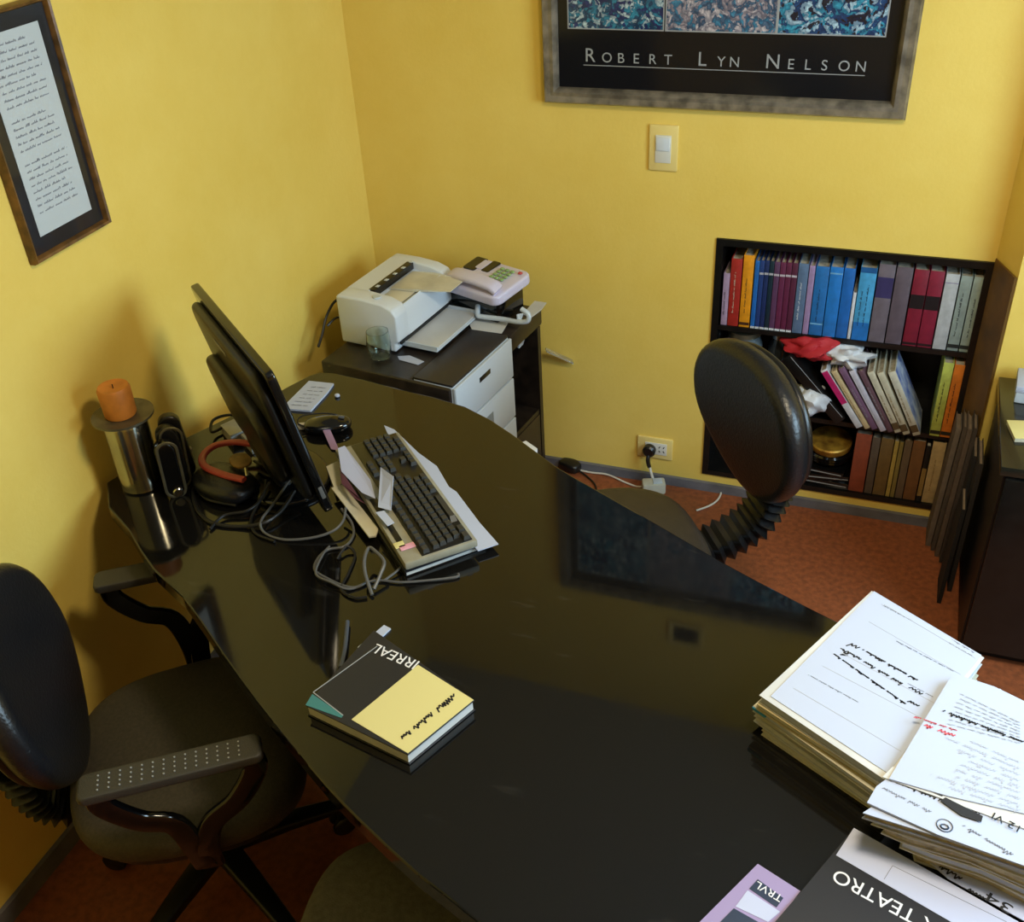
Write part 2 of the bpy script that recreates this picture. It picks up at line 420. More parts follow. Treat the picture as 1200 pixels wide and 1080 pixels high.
def mitred(mb, x0, x1, z0, z1, w, d, prof):
    """mitred picture moulding in the xz plane, front towards -y; prof = [(inset fraction, depth fraction)]"""
    t = bmesh.new(); rings = []
    for f, g in prof:
        k = w * f; y = -d * g
        rings.append([t.verts.new(p) for p in ((x0 + k, y, z0 + k), (x1 - k, y, z0 + k), (x1 - k, y, z1 - k), (x0 + k, y, z1 - k))])
    for a, b in zip(rings, rings[1:]):
        for k in range(4): j = (k + 1) % 4; t.faces.new((a[k], a[j], b[j], b[k]))
    bmesh.ops.recalc_face_normals(t, faces=t.faces[:]); mb.add(t)

ax0, ax1, az0, az1 = .605, 1.551, 1.229, 2.03
t = thing('framed_poster', 'wide black poster with three blue sea pictures in grey wooden frame on back wall', 'picture', (ax0, 0, az0))
W_, H_ = ax1 - ax0, az1 - az0
mb = MB(); mitred(mb, 0, W_, 0, H_, .042, .032, [(0, 0.03), (0, .6), (.15, 1), (.5, .9), (.75, 1), (.9, .75), (1, .35), (1, .1)]); obj('frame', mb, M['frame_grey'], t, angle=25)
mb = MB(); mb.b2((.02, -.004, .02), (W_ - .02, -.010, H_ - .02)); obj('poster_sheet', mb, M['poster'], t, False)
pics = [(.677, .930, 1, (22, 74, 110), (40, 130, 160), (180, 200, 205), (30, 52, 110)), (.939, 1.214, 2, (70, 100, 130), (150, 140, 150), (196, 186, 190), (60, 130, 165)), (1.220, 1.474, 3, (24, 70, 120), (50, 150, 180), (170, 200, 215), (20, 30, 60))]
for i, (a, b, s_, *cs) in enumerate(pics):
    mb = MB(); mb.b2((a - ax0, -.0101, 1.424 - az0), (b - ax0, -.0112, 1.945 - az0)); p = obj('picture_panel', mb, picture_panel_mat('sea_picture_%s' % 'abc'[i], s_ * 3.1, *cs), t, False)
    mb = MB(); mitred(mb, a - ax0 - .003, b - ax0 + .003, 1.421 - az0, 1.948 - az0, .003, .0116, [(0, .9), (0, 1), (1, 1), (1, .9)]); obj('picture_border', mb, M['silver_ink'], p, False)
def poster_text(s_, x, z, size, width, m): text('lettering', s_, m, t, Matrix.Translation((x - ax0, -.0104, z - az0)) @ Matrix.Rotation(R(90), 4, 'X'), size, width)
for ch, xp, big in (('R', 685, 1), ('OBERT', 705, 0), ('L', 817, 1), ('YN', 840, 0), ('N', 896, 1), ('ELSON', 922, 0)):
    p = atw(xp, 70 + (xp - 685) * .044, -.01)
    wd = {'OBERT': (705, 790), 'YN': (840, 866), 'ELSON': (922, 1013)}.get(ch)
    if wd:   # letter-spaced small capitals
        for i, c in enumerate(ch):
            xx = wd[0] + (wd[1] - wd[0] - 12) * i / (len(ch) - 1)
            q = atw(xx, 70 + (xx - 685) * .044, -.01); poster_text(c, q.x, 1.339, .036, None, M['silver_ink'])
    else: poster_text(ch, p.x, 1.339, .05, None, M['silver_ink'])
mb = MB(); mb.b2((.716 - ax0, -.0101, 1.329 - az0), (1.44 - ax0, -.0106, 1.331 - az0)); obj('underline', mb, M['silver_ink'], t, False)

t = thing('wall_vent', 'small dark vent in an ivory frame high on the back wall above the poster', 'vent', (1.08, 0, 2.16))
mb = MB(); mitred(mb, -.065, .065, -.055, .055, .018, .014, [(0, .05), (0, .8), (.3, 1), (1, .7), (1, .1)]); obj('frame', mb, M['ivory'], t, angle=25)
mb = MB(); mb.box((0, -.005, 0), (.1, .006, .08)); obj('grille', mb, M['black_pl'], t, False)
# framed handwritten document on the left wall (plane x = 0, runs along y)
dy0, dy1, dz0, dz1 = -1.358, -1.129, 1.257, 1.705
t = thing('framed_document', 'narrow handwritten document with black mount in thin brown frame on left wall', 'picture', (0, dy0, dz0), R(90))
W_, H_ = dy1 - dy0, dz1 - dz0
mb = MB(); mitred(mb, 0, W_, 0, H_, .011, .02, [(0, 0.05), (0, .7), (.25, 1), (.7, .9), (1, .5), (1, .1)]); obj('frame', mb, M['frame_brown'], t, angle=25)
mb = MB(); mb.b2((.005, -.003, .005), (W_ - .005, -.007, H_ - .005)); obj('mount', mb, M['mat_black'], t, False)
mb = MB(); mb.b2((.040, -.0071, .042), (W_ - .036, -.008, H_ - .040)); sheet = obj('document_sheet', mb, M['doc'], t, False)
rnd = random.Random(3); mb = MB()
for k in range(24):
    z = H_ - .062 - k * .0132
    if k in (9, 15): continue
    scribble(mb, (W_ - .112) * (rnd.uniform(.9, 1) if k % 5 else .8), .0062, Matrix.Translation((.056, -.0083, z)) @ Matrix.Rotation(R(90), 4, 'X'), rnd, w=.0004)
obj('handwriting', mb, M['ink_grey'], sheet, False)

# ---------------------------------------------------------------- switch, outlet, plug, floor cords
t = thing('light_switch', 'ivory light switch plate on back wall under the poster', 'light switch', (.940, 0, 1.118))
mb = MB(); mb.box((0, -.004, 0), (.080, .009, .126), .003); obj('plate', mb, M['ivory'], t)
mb = MB(); mb.box((.0, -.0095, -.002), (.044, .004, .076), .0015); obj('switch_insert', mb, M['ivory2'], t)
mb = MB(); mb.box((0, -.0125, .012), (.038, .005, .036), .0015); obj('rocker', mb, M['white_pl'], t)
t = thing('wall_outlet', 'ivory double power outlet low on back wall behind the chair', 'outlet', (.943, 0, .134))
mb = MB(); mb.box((0, -.004, 0), (.116, .009, .078), .003); obj('plate', mb, M['ivory'], t)
mb = MB(); mb.box((.004, -.0095, 0), (.072, .003, .044), .0015); obj('socket', mb, M['ivory2'], t)
mb = MB()
for x in (.016, .030):
    for s_ in (-1, 1): mb.box((x, -.0112, s_ * .008), (.003, .001, .008), 0, (0, s_ * .5, 0))
obj('socket_slots', mb, M['black_pl'], t)
t = thing('power_plug', 'round black power plug pushed into the wall outlet', 'plug', (.929, -.0115, .134))
mb = MB(); mb.cyl((0, -.014, 0), .021, .028, 20, 'y', .006); mb.tube([(0, -.022, -.012), (0, -.03, -.03), (.004, -.026, -.055)], .007); obj('plug_body', mb, M['black_pl'], t)
mb = MB(); mb.tube([(.004, -.026, -.05), (.012, -.03, -.075), (.022, -.035, -.105), (.03, -.05, -.124)], .0045); obj('cord', mb, M['white_cord'], t)
t = thing('socket_adapter', 'cream multi socket adapter lying on the floor below the outlet', 'adapter', (.955, -.06, 0), R(20))
mb = MB(); mb.box((0, 0, .02), (.075, .045, .04), .006); obj('adapter_body', mb, M['cream'], t)
mb = MB(); mb.box((.012, 0, .041), (.03, .03, .004), .002); obj('socket_face', mb, M['white_pl2'], t)
mb = MB(); mb.tube([at(792, 556, .03), at(820, 560, .012), at(836, 561, .012), at(845, 572, .004), at(842, 584, .004), at(832, 592, .004), at(816, 598, .004)], .0032)
single('floor_cord', mb, M['white_cord'], 'white cord looping on the red floor behind the black chair', 'cord')
mb = MB(); mb.tube([at(660, 546, .006), at(690, 553, .004), at(712, 556, .006), at(735, 566, .004), at(752, 570, .004), at(770, 560, .012)], .0032)
single('floor_cord', mb, M['white_cord'], 'white cord lying along the grey skirting left of the outlet', 'cord')
t = thing('power_brick', 'small black power brick on floor against the grey skirting', 'power adapter', tuple(at(668, 550, .0)), R(-20))
mb = MB(); mb.pillow(superell(.04, .026, 3), .035, .012, .002, Matrix.Translation((0, 0, .018))); obj('brick_body', mb, M['black_pl'], t)
mb = MB(); mb.tube([(.035, 0, .012), (.08, -.005, .004), (.13, -.03, .004), (.17, -.08, .004)], .003); obj('cord', mb, M['black_cord'], t)

# ---------------------------------------------------------------- bookcase set into the back wall
t = thing('built_in_bookcase', 'low black three-shelf bookcase built into the yellow back wall', 'bookcase', (NX0, 0, NZ0))
bw, bh = NX1 - NX0, NZ1 - NZ0
S1, S2 = .600 - NZ0, .326 - NZ0
mb = MB(); mb.b2((.001, -.006, .001), (.02, ND - .002, bh - .001)); obj('side_panel', mb, M['black_lam'], t, False)
mb = MB(); mb.b2((bw - .02, -.006, .001), (bw - .001, ND - .002, bh - .001)); obj('side_panel', mb, M['black_lam'], t, False)
mb = MB(); mb.b2((.02, -.006, bh - .021), (bw - .02, ND - .002, bh - .001)); obj('top_board', mb, M['black_lam'], t, False)
mb = MB(); mb.b2((.02, -.006, .001), (bw - .02, ND - .002, .018)); obj('bottom_board', mb, M['black_lam'], t, False)
mb = MB(); mb.b2((.02, ND - .010, .018), (bw - .02, ND - .002, bh - .021)); obj('back_panel', mb, M['black_dark'], t, False)
for z in (S1, S2):
    mb = MB(); mb.b2((.02, .0, z - .015), (bw - .02, ND - .010, z)); obj('shelf', mb, M['black_lam'], t, False)

bookmats = {}
def cmat(rgb, rough=.45):
    k = (rgb, rough)
    if k not in bookmats: bookmats[k] = mat('cover_%d_%d_%d' % rgb, rgb, rough, var=.12, scale=40)
    return bookmats[k]
BOOK_N = 0
def book(x, z, w, h, d, rgb, label, y=.004, lean=0, group='books on the top shelf', bands=(), lines=0, ink=None, yaw=0, rough=.45, tilt=0):
    """standing book, spine towards the room; x = left foot of the spine, bands = (z0, z1, rgb) as fractions of the height"""
    global BOOK_N; BOOK_N += 1
    g = .0004
    b = thing('book', label, 'book', (x, y, z), 0, group); b.rotation_euler = (tilt, lean, yaw)
    c = .0022 if w > .012 else .0012
    mb = MB(); mb.b2((g, 0, 0), (w - g, c, h), .0008); mb.b2((g, c, 0), (c + g, d, h)); mb.b2((w - c - g, c, 0), (w - g, d, h)); obj('cover', mb, cmat(rgb, rough), b, True)
    mb = MB(); mb.b2((c + g, c, .003), (w - c - g, d - .003, h - .004)); obj('pages', mb, M['pages'], b, False)
    for z0, z1, col in bands:
        mb = MB(); mb.b2((g + .0004, -.0004, h * z0), (w - g - .0004, .0004, h * z1)); obj('spine_band', mb, cmat(col), b, False)
    if lines and w > .008:
        rn = random.Random(BOOK_N); mb = MB()
        for k in range(lines):
            xx = w * (k + 1) / (lines + 1) - .0018
            scribble(mb, h * rn.uniform(.45, .62), min(.006, w * .32), Matrix.Translation((xx + .0015, -.0006, h * .2)) @ Matrix.Rotation(R(90), 4, 'X') @ Matrix.Rotation(R(90), 4, 'Z'), rn, w=.0004)
        obj('spine_title', mb, ink or M['ink'], b, False)
    return b
def row(specs, z0, xy, group):
    """books standing side by side: pixel limits of each spine give its place on the shelf"""
    for (xa, xb, ym, top, d, rgb, label, kw) in specs:
        pa, pb = atw(xa, ym, .004), atw(xb, ym, .004)
        book(pa.x, z0, pb.x - pa.x, top - z0, d, rgb, label, group=group, **kw)

ZT = .6005
WHT = M['white_ink']
top_specs = [
    # left px, right px, px row, top z, depth, colour, label
    (846.5, 854, 345, .765, .13, (176, 150, 178), 'thin lilac paperback, leftmost and shortest book of the top shelf', dict(lines=1)),
    (854.5, 867.5, 343, .812, .14, (168, 42, 34), 'red hardback near the left end of the top shelf', dict(lines=1, ink=M['cream'])),
    (868.5, 881, 343, .826, .16, (232, 152, 26), 'bright orange-yellow book third from the left of the top shelf', dict(lines=1, bands=((.03, .07, (70, 40, 20)),))),
    (882, 887.4, 345, .812, .16, (30, 104, 184), 'bright blue thin volume beside the orange-yellow book', dict(bands=((.0, .03, (214, 216, 220)),))),
    (887.6, 893, 345, .814, .16, (34, 62, 124), 'first dark navy volume right of the bright blue thin volume', dict(bands=((.0, .03, (214, 216, 220)), (.8, .83, (190, 190, 200))))),
    (893.2, 898.6, 345, .815, .16, (26, 46, 96), 'second dark navy volume right of the bright blue thin volume', dict(bands=((.0, .03, (214, 216, 220)), (.8, .83, (190, 190, 200))))),
    (898.8, 904.2, 346, .815, .16, (18, 44, 58), 'blackish teal volume between the navy and the maroon volumes', dict(bands=((.0, .03, (214, 216, 220)), (.8, .83, (190, 190, 200))))),
    (904.4, 911, 346, .814, .16, (92, 58, 92), 'greyish plum volume, first of the maroon set', dict(bands=((.0, .03, (214, 216, 220)), (.8, .83, (200, 190, 200))))),
    (911.2, 917.8, 347, .814, .16, (104, 40, 74), 'maroon volume next to the greyish plum volume', dict(bands=((.0, .03, (214, 216, 220)), (.8, .83, (200, 190, 200))))),
    (918, 924.6, 347, .815, .16, (98, 34, 66), 'maroon volume, third of the set after the plum one', dict(bands=((.0, .03, (214, 216, 220)), (.8, .83, (200, 190, 200))))),
    (924.8, 931.6, 348, .815, .16, (88, 36, 62), 'darkest maroon volume beside the grey-blue book', dict(bands=((.0, .03, (214, 216, 220)), (.8, .83, (200, 190, 200))))),
    (932, 944, 349, .816, .15, (92, 116, 148), 'grey-blue book with a white spine title beside the maroon volumes', dict(lines=1, ink=WHT)),
    (944.5, 951.5, 350, .812, .15, (164, 138, 180), 'thin lilac book between grey-blue and blue books', dict()),
    (952, 968, 351, .813, .16, (36, 112, 182), 'blue book with dark emblem, first of the four bright blue ones', dict(bands=((.16, .18, (120, 180, 220)),), lines=1)),
    (968.5, 984, 352, .815, .16, (34, 122, 204), 'plain bright blue book, second of the four bright blue ones', dict(bands=((.9, .92, (120, 180, 220)),))),
    (984.5, 998, 353, .815, .16, (28, 104, 186), 'plain bright blue book, third of the four bright blue ones', dict()),
    (998.5, 1002.5, 354, .745, .14, (214, 216, 222), 'very thin white booklet squeezed between two bright blue books', dict()),
    (1003, 1022.5, 355, .822, .17, (72, 160, 212), 'light blue book with black scrawl, rightmost of the four bright blue ones', dict(bands=((0, .25, (30, 112, 190)), (.93, 1, (30, 90, 150))), lines=2)),
    (1023.5, 1043, 357, .836, .17, (112, 102, 112), 'thick mauve-grey book with navy label', dict(bands=((.58, .84, (58, 52, 98)),))),
    (1044, 1063.5, 358, .833, .17, (98, 86, 96), 'thick plain mauve-grey book left of the crimson pair', dict()),
    (1064.5, 1082, 360, .830, .17, (130, 28, 50), 'left crimson book with black spine label', dict(bands=((.5, .68, (26, 20, 24)), (.02, .05, (30, 16, 20))), lines=0)),
    (1082.5, 1100, 361, .830, .17, (134, 30, 54), 'right crimson book with black spine label', dict(bands=((.5, .68, (26, 20, 24)), (.02, .05, (30, 16, 20))))),
    (1101, 1117.5, 363, .826, .17, (190, 192, 194), 'plain white book right of the crimson pair', dict(bands=((.88, .89, (140, 130, 160)),))),
    (1118.5, 1132.5, 364, .824, .17, (152, 168, 164), 'left grey-green book with black spine writing', dict(lines=1, bands=((.04, .09, (40, 46, 46)),))),
    (1133, 1148.5, 366, .824, .17, (160, 178, 172), 'right grey-green book with black spine writing, last on the top shelf', dict(lines=1, bands=((.04, .09, (40, 46, 46)),))),
]
row(top_specs, ZT, None, 'books on the top shelf')

# middle shelf: leaning books
ZM = .3265
MIDG = 'leaning books on the middle shelf'
LEAN = R(-33)
def leaning(pb, thick, length, d, rgb, label, y=-.03, lean=LEAN, **kw):
    p = atw(pb[0], pb[1], y)
    return book(p.x, ZM + .0015, thick, length, d, rgb, label, y=y, lean=lean, group=MIDG, **kw)
xs0 = 1.508
lean_specs = [
    (.019, .215, (206, 204, 206), 'white book with magenta upper spine, leftmost of the leaning books', dict(bands=((.42, .97, (190, 30, 98)),))),
    (.015, .212, (206, 182, 138), 'cream book leaning against the magenta one', dict(lines=1, ink=M['tan'])),
    (.019, .222, (120, 88, 116), 'mauve book leaning third from the magenta one', dict(lines=1, ink=M['silver_ink'])),
    (.017, .218, (200, 194, 206), 'white and mauve book leaning right of the mauve book', dict(lines=1, ink=M['ink_faint'])),
    (.015, .218, (104, 74, 84), 'brownish mauve book leaning left of the cream trio', dict(lines=1, ink=M['silver_ink'])),
    (.019, .214, (204, 196, 172), 'cream book with brown label, left of the leaning trio', dict(lines=1, ink=M['tan'], bands=((.05, .16, (92, 74, 48)),))),
    (.019, .216, (202, 194, 168), 'cream book with brown label, middle of the leaning trio', dict(lines=1, ink=M['tan'], bands=((.05, .16, (92, 74, 48)),))),
    (.021, .220, (206, 200, 180), 'cream book showing its white and blue cover, right of the leaning trio', dict(lines=1, ink=M['tan'], bands=((.05, .16, (92, 74, 48)),))),
]
x = 1.552
for i, (th, ln, rgb, label, kw) in enumerate(lean_specs):
    if i == 7: x += .004
    b = book(x, ZM + .0015, th, ln, .14, rgb, label, y=-.03 + .002 * (i % 3), lean=R(-35 + i * 1.2), group=MIDG, **kw)
    if i == 7:
        mb = MB(); mb.b2((th - .0004, .004, .004), (th + .0004, .136, ln - .004)); obj('front_cover', mb, mat('white_blue_cover', (204, 210, 222), .4, scale=22, rgb2=(70, 96, 170)), b, False)
    x += th / math.cos(R(-35 + i * 1.2)) + .0015
for xa, xb, rgb, label, zt in ((1097, 1109.5, (196, 206, 96), 'yellow-green book standing upright at right end of middle shelf', .568), (1110, 1122.5, (226, 126, 40), 'orange book standing upright at far right end of middle shelf', .566)):
    pa, pb = atw(xa, 470, -.01), atw(xb, 470, -.01)
    book(pa.x, ZM, pb.x - pa.x, zt - ZM, .15, rgb, label, y=-.008, lines=1, group='upright books on the middle shelf', bands=((.03, .08, (40, 40, 30)),))
# black folder leaning on the pile, bag, cap, jar
t = thing('ring_binder', 'black folder leaning to the left on the middle shelf behind the chair', 'folder', (1.492, -.025, ZM + .002)); t.rotation_euler = (0, R(-43), 0)
mb = MB(); mb.b2((0, 0, 0), (.032, .19, .262), .003); obj('cover', mb, M['black_lam'], t)
mb = MB(); mb.b2((.0322, .002, .002), (.0345, .18, .262)); obj('paper_edge', mb, M['black_dark'], t, False)
mb = MB(); mb.b2((.0302, -.0006, .01), (.0316, .0004, .255)); obj('metal_strip', mb, M['silver_ink'], t, False)
def crumple(name, c, r, m, label, cat, seed, lobes=5):
    t = bmesh.new(); bmesh.ops.create_icosphere(t, subdivisions=4, radius=1)
    rn = random.Random(seed); ws = [(Vector((rn.uniform(-1, 1), rn.uniform(-1, 1), rn.uniform(-1, 1))).normalized(), rn.uniform(2, 6), rn.uniform(0, 6)) for _ in range(lobes)]
    for v in t.verts:
        k = 1 + sum(.09 * math.sin(f * v.co.dot(d) * 2 + p) for d, f, p in ws)
        k += .04 * math.sin(23 * v.co.x + 9 * v.co.y) * math.sin(17 * v.co.z)
        v.co = Vector((v.co.x * r[0] * k, v.co.y * r[1] * k, v.co.z * r[2] * k))
    zm = min(v.co.z for v in t.verts)
    for v in t.verts: v.co.z -= zm
    return single(name, MB().add(t), m, label, cat, c)
bag = crumple('shopping_bag', (1.395, .02, .507), (.075, .05, .038), M['red_cloth'], 'red and white folded bag lying on top of the leaning books', 'bag', 12, 6)
wp = crumple('white_part', (.098, -.016, .002), (.068, .045, .034), M['white_bag'], None, None, 4, 6); wp.parent = bag
crumple('plastic_bag', (1.405, .0, ZM + .001), (.05, .05, .05), M['white_bag'], 'crumpled white plastic bag under the leaning black folder', 'bag', 5)
t = thing('glass_jar', 'grey glass jar with dull lid at left end of middle shelf', 'jar', (1.19, .07, ZM))
mb = MB(); mb.lathe([(0, 0), (.05, 0), (.056, .01), (.056, .19), (.046, .215), (.046, .222), (0, .222)]); obj('jar_body', mb, M['tin_grey'], t)
mb = MB(); mb.lathe([(0, .222), (.05, .222), (.05, .238), (0, .24)]); obj('lid', mb, M['steel_dull'], t)
t = thing('glass_jar', 'dark glass jar right of the grey one on middle shelf', 'jar', (1.30, .10, ZM))
mb = MB(); mb.lathe([(0, 0), (.036, 0), (.042, .01), (.042, .18), (.03, .21), (0, .21)]); obj('jar_body', mb, mat('dark_jar_glass', (40, 46, 50), .2, coat=.4), t)
mb = MB(); mb.lathe([(0, .21), (.034, .21), (.034, .226), (0, .228)]); obj('lid', mb, M['chrome'], t)

# bottom shelf
ZB = .0805
BG = 'old books on the bottom shelf'
bot_specs = [
    (998, 1016.5, 545, .292, .15, (150, 72, 46), 'brick red old book, first of the bottom shelf books', dict(rough=.8)),
    (1017, 1026.5, 548, .285, .13, (98, 84, 72), 'grey-brown old book right of the brick red one', dict(rough=.8)),
    (1027, 1042, 550, .287, .15, (122, 96, 52), 'wide ochre-brown old book on the bottom shelf', dict(rough=.8)),
    (1042.5, 1047.5, 552, .283, .13, (186, 160, 78), 'thin yellow booklet right of the wide ochre book', dict(rough=.8)),
    (1048, 1053, 553, .283, .13, (142, 124, 62), 'thin olive booklet between yellow booklet and brown book', dict(rough=.8)),
    (1053.5, 1062.5, 555, .292, .14, (112, 92, 70), 'grey-brown old book in the middle right of bottom shelf', dict(rough=.8)),
    (1063, 1078, 556, .295, .15, (126, 84, 44), 'rust brown old book with rough spine on bottom shelf', dict(rough=.8)),
    (1078.5, 1084.5, 558, .282, .13, (24, 22, 20), 'thin black book between rust brown and beige books', dict(bands=((.1, .6, (150, 118, 62)),))),
    (1085, 1101, 560, .300, .15, (190, 160, 108), 'beige book, last at right end of the bottom shelf', dict(rough=.8, lines=1, ink=M['tan'])),
]
row(bot_specs, ZB, None, BG)
for k, (lab, w, h) in enumerate((('black flat case, lowest of the pile on bottom shelf', .15, .022), ('black flat case, second from the bottom of the pile on bottom shelf', .14, .02), ('black flat case, topmost of the pile under the black dish', .135, .018))):
    z = ZB + (0, .0225, .043)[k]
    t = thing('flat_case', lab, 'case', (1.485 - .004 * k, .085, z), R((-3, 5, -6)[k]), 'black cases on the bottom shelf')
    mb = MB(); mb.box((0, 0, h / 2), (w, .16, h), .003); obj('case_body', mb, M['black_gloss'], t)
    mb = MB(); mb.box((0, -.0805, h * .5), (w * .9, .001, .003)); obj('edge_strip', mb, M['silver_ink'], t, False)
t = thing('black_dish', 'stack-like black ribbed dish under the round gold tin', 'dish', (1.482, .075, ZB + .0615))
mb = MB(); mb.lathe([(0, 0), (.05, 0), (.058, .006), (.06, .012), (.066, .016), (.064, .022), (.07, .028), (.068, .034), (.074, .04), (.07, .046), (0, .046)], n=40); obj('dish_body', mb, M['black_gloss'], t)
t = thing('round_tin', 'round gold tin lid lying on the black dish', 'tin', (1.482, .07, ZB + .108)); t.rotation_euler = (R(9), 0, 0)
mb = MB(); mb.lathe([(0, .01), (.062, .01), (.064, .014), (.064, .03), (.06, .034), (0, .036)], n=40); obj('tin_body', mb, M['gold'], t)

# folders standing on the floor between bookcase and black cabinet
fold = [  # x, y front, depth, thickness, height, colour, label, lean
    (1.800, -.105, .095, .014, .42, (118, 104, 90), 'pale grey-brown folder on floor, leftmost beside the bookcase', 6),
    (1.8155, -.125, .11, .010, .44, (86, 74, 62), 'grey-brown folder on floor, second from the bookcase', 6),
    (1.827, -.15, .10, .012, .45, (104, 88, 74), 'worn light brown folder on floor, third from the bookcase', 5),
    (1.8405, -.175, .10, .010, .47, (70, 60, 52), 'dull brown folder on floor, fourth from the bookcase', 4),
    (1.852, -.235, .11, .012, .42, (30, 27, 25), 'black folder on floor, left of two tall dark ones by the cabinet', 3),
    (1.8655, -.30, .13, .012, .44, (42, 36, 32), 'dark brown folder on floor pressed against the black cabinet', 1),
    (1.840, -.36, .11, .011, .33, (18, 17, 17), 'short black folder on floor, nearest the room beside the black cabinet', 4),
]
for x, y, d, w, h, rgb, label, ln in fold:
    t = thing('old_folder', label, 'folder', (x, y, 0), 0, 'old folders standing on the floor'); t.rotation_euler = (0, R(ln * .3), 0)
    mb = MB(); mb.b2((0, 0, 0), (w, .002, h), .0008); mb.b2((0, .002, 0), (.002, d, h)); mb.b2((w - .002, .002, 0), (w, d, h)); obj('cover', mb, cmat(rgb, .8), t)
    mb = MB(); mb.b2((.002, .002, .003), (w - .002, d - .003, h - .006)); obj('pages', mb, cmat((142, 122, 100), .85), t, False)

# black cabinet at the right
t = thing('black_cabinet', 'low black cabinet at the right edge in front of the wall pier', 'cabinet', (1.885, -.565, 0))
mb = MB(); mb.b2((.01, .01, .03), (.72, .43, .585)); obj('body', mb, M['black_dark'], t, False)
mb = MB(); mb.b2((.02, .03, 0), (.70, .42, .03)); obj('plinth', mb, M['black_dark'], t, False)
mb = MB(); mb.b2((0, 0, .585), (.73, .435, .610), .002); obj('top', mb, mat('dark_olive_black_top', (34, 34, 28), .16, coat=.2), t)
for k in (0, 1):
    mb = MB(); mb.b2((.015 + k * .352, -.004, .04), (.362 + k * .352, .010, .578), .002); dr = obj('door', mb, M['black_lam'], t)
    mb = MB(); mb.box((.34 if k == 0 else .39, -.014, .4), (.012, .02, .1), .004); obj('handle', mb, M['black_gloss'], dr)
t = thing('small_box', 'small grey-white box at the back of the low black cabinet', 'box', (1.985, -.215, .6105), R(-4))
mb = MB(); mb.b2((-.065, -.05, 0), (.065, .05, .045), .004); obj('box_body', mb, M['white_pl2'], t)
mb = MB(); mb.b2((-.067, -.052, .03), (.067, .052, .048), .003); obj('lid', mb, M['paper'], t)
t = thing('notebook', 'small cream notebook lying on top of the low black cabinet', 'notebook', (1.96, -.40, .6105), R(12))
mb = MB(); mb.b2((-.055, -.04, 0), (.055, .04, .010), .001); obj('pages', mb, M['cream'], t)
mb = MB(); mb.b2((-.056, -.041, .010), (.056, .041, .0125), .001); obj('cover', mb, M['yellow_paper'], t)

# ---------------------------------------------------------------- printer cabinet in the corner
CA = R(-8)
CP = Vector((.118, -.595, 0))
t = thing('printer_cabinet', 'dark wooden printer cabinet standing in the corner of the yellow walls', 'cabinet', tuple(CP), CA)
ex = Vector((math.cos(CA), math.sin(CA), 0)); ey = Vector((-math.sin(CA), math.cos(CA), 0))
def cl(p):      # world to cabinet frame
    q = Vector(p) - CP; return Vector((q.dot(ex), q.dot(ey), q.z))
CW, CD, CZ = .424, .535, .655
LW, LD = .13, .335      # the white drawer unit takes the near right hand corner
mb = MB(); mb.prism([(0, 0), (CW - .004, 0), (CW - .004, .016), (CW - LW, .016), (CW - LW, LD), (CW, LD), (CW, CD), (0, CD)], CZ - .055, CZ, .006); obj('top', mb, M['black_wood'], t)
mb = MB(); mb.b2((.012, .02, .03), (CW - LW - .004, CD - .012, CZ - .056)); obj('body', mb, M['black_dark'], t, False)
mb = MB(); mb.b2((CW - LW, LD + .004, .30), (CW - .012, LD + .014, CZ - .056)); obj('partition', mb, M['black_dark'], t, False)
mb = MB(); mb.b2((CW - LW, CD - .03, .03), (CW - .002, CD - .012, CZ - .056)); obj('side_panel', mb, M['black_wood'], t, False)
mb = MB(); mb.b2((CW - LW, LD + .004, .30), (CW - .006, CD - .032, .316)); obj('shelf', mb, M['black_wood'], t, False)
mb = MB(); mb.b2((CW - .018, LD + .01, .035), (CW - .004, CD - .034, .298)); dr = obj('door', mb, M['brown_board'], t, False)
mb = MB(); mb.b2((CW - LW, LD + .01, .03), (CW - .02, CD - .034, .2)); obj('inner_box', mb, M['black_dark'], t, False)
mb = MB(); mb.b2((.02, .04, 0), (CW - .03, CD - .03, .03)); obj('plinth', mb, M['black_dark'], t, False)
# white drawer unit
t = thing('drawer_unit', 'white two-drawer unit with dark lid set into the printer cabinet', 'drawer unit', tuple(CP + ex * (CW - LW) + Vector((0, 0, 0))), CA)
mb = MB(); mb.b2((.002, .018, .02), (LW - .004, LD - .004, CZ - .002), .004); obj('body', mb, M['white_pl2'], t)
mb = MB(); mb.b2((.002, .018, CZ - .001), (LW - .004, LD - .008, CZ + .005), .001); obj('lid', mb, mat('dark_grey_lid', (46, 41, 38), .4), t)
for k, (z0, z1) in enumerate(((CZ - .128, CZ - .004), (CZ - .262, CZ - .134), (CZ - .40, CZ - .268))):
    mb = MB(); mb.b2((LW - .004, .017, z0), (LW + .006, LD - .003, z1), .003); dr = obj('drawer', mb, M['white_pl2'], t)
    if k < 2:
        mb = MB(); mb.b2((LW + .0055, LD * .42, z1 - (.045 if k == 0 else .085)), (LW + .0068, LD * .6, z1 - (.03 if k == 0 else .04)), .0004); obj('handle', mb, M['black_pl'] if k == 0 else mat('grey_slot', (120, 128, 134), .4), dr)

# laser printer on the cabinet
PA = R(-7)
t = thing('laser_printer', 'white laser printer on the corner cabinet with paper tray pulled out', 'printer', (.128, -.482, CZ + .0005), PA)
pw, pd, ph = .196, .318, .150
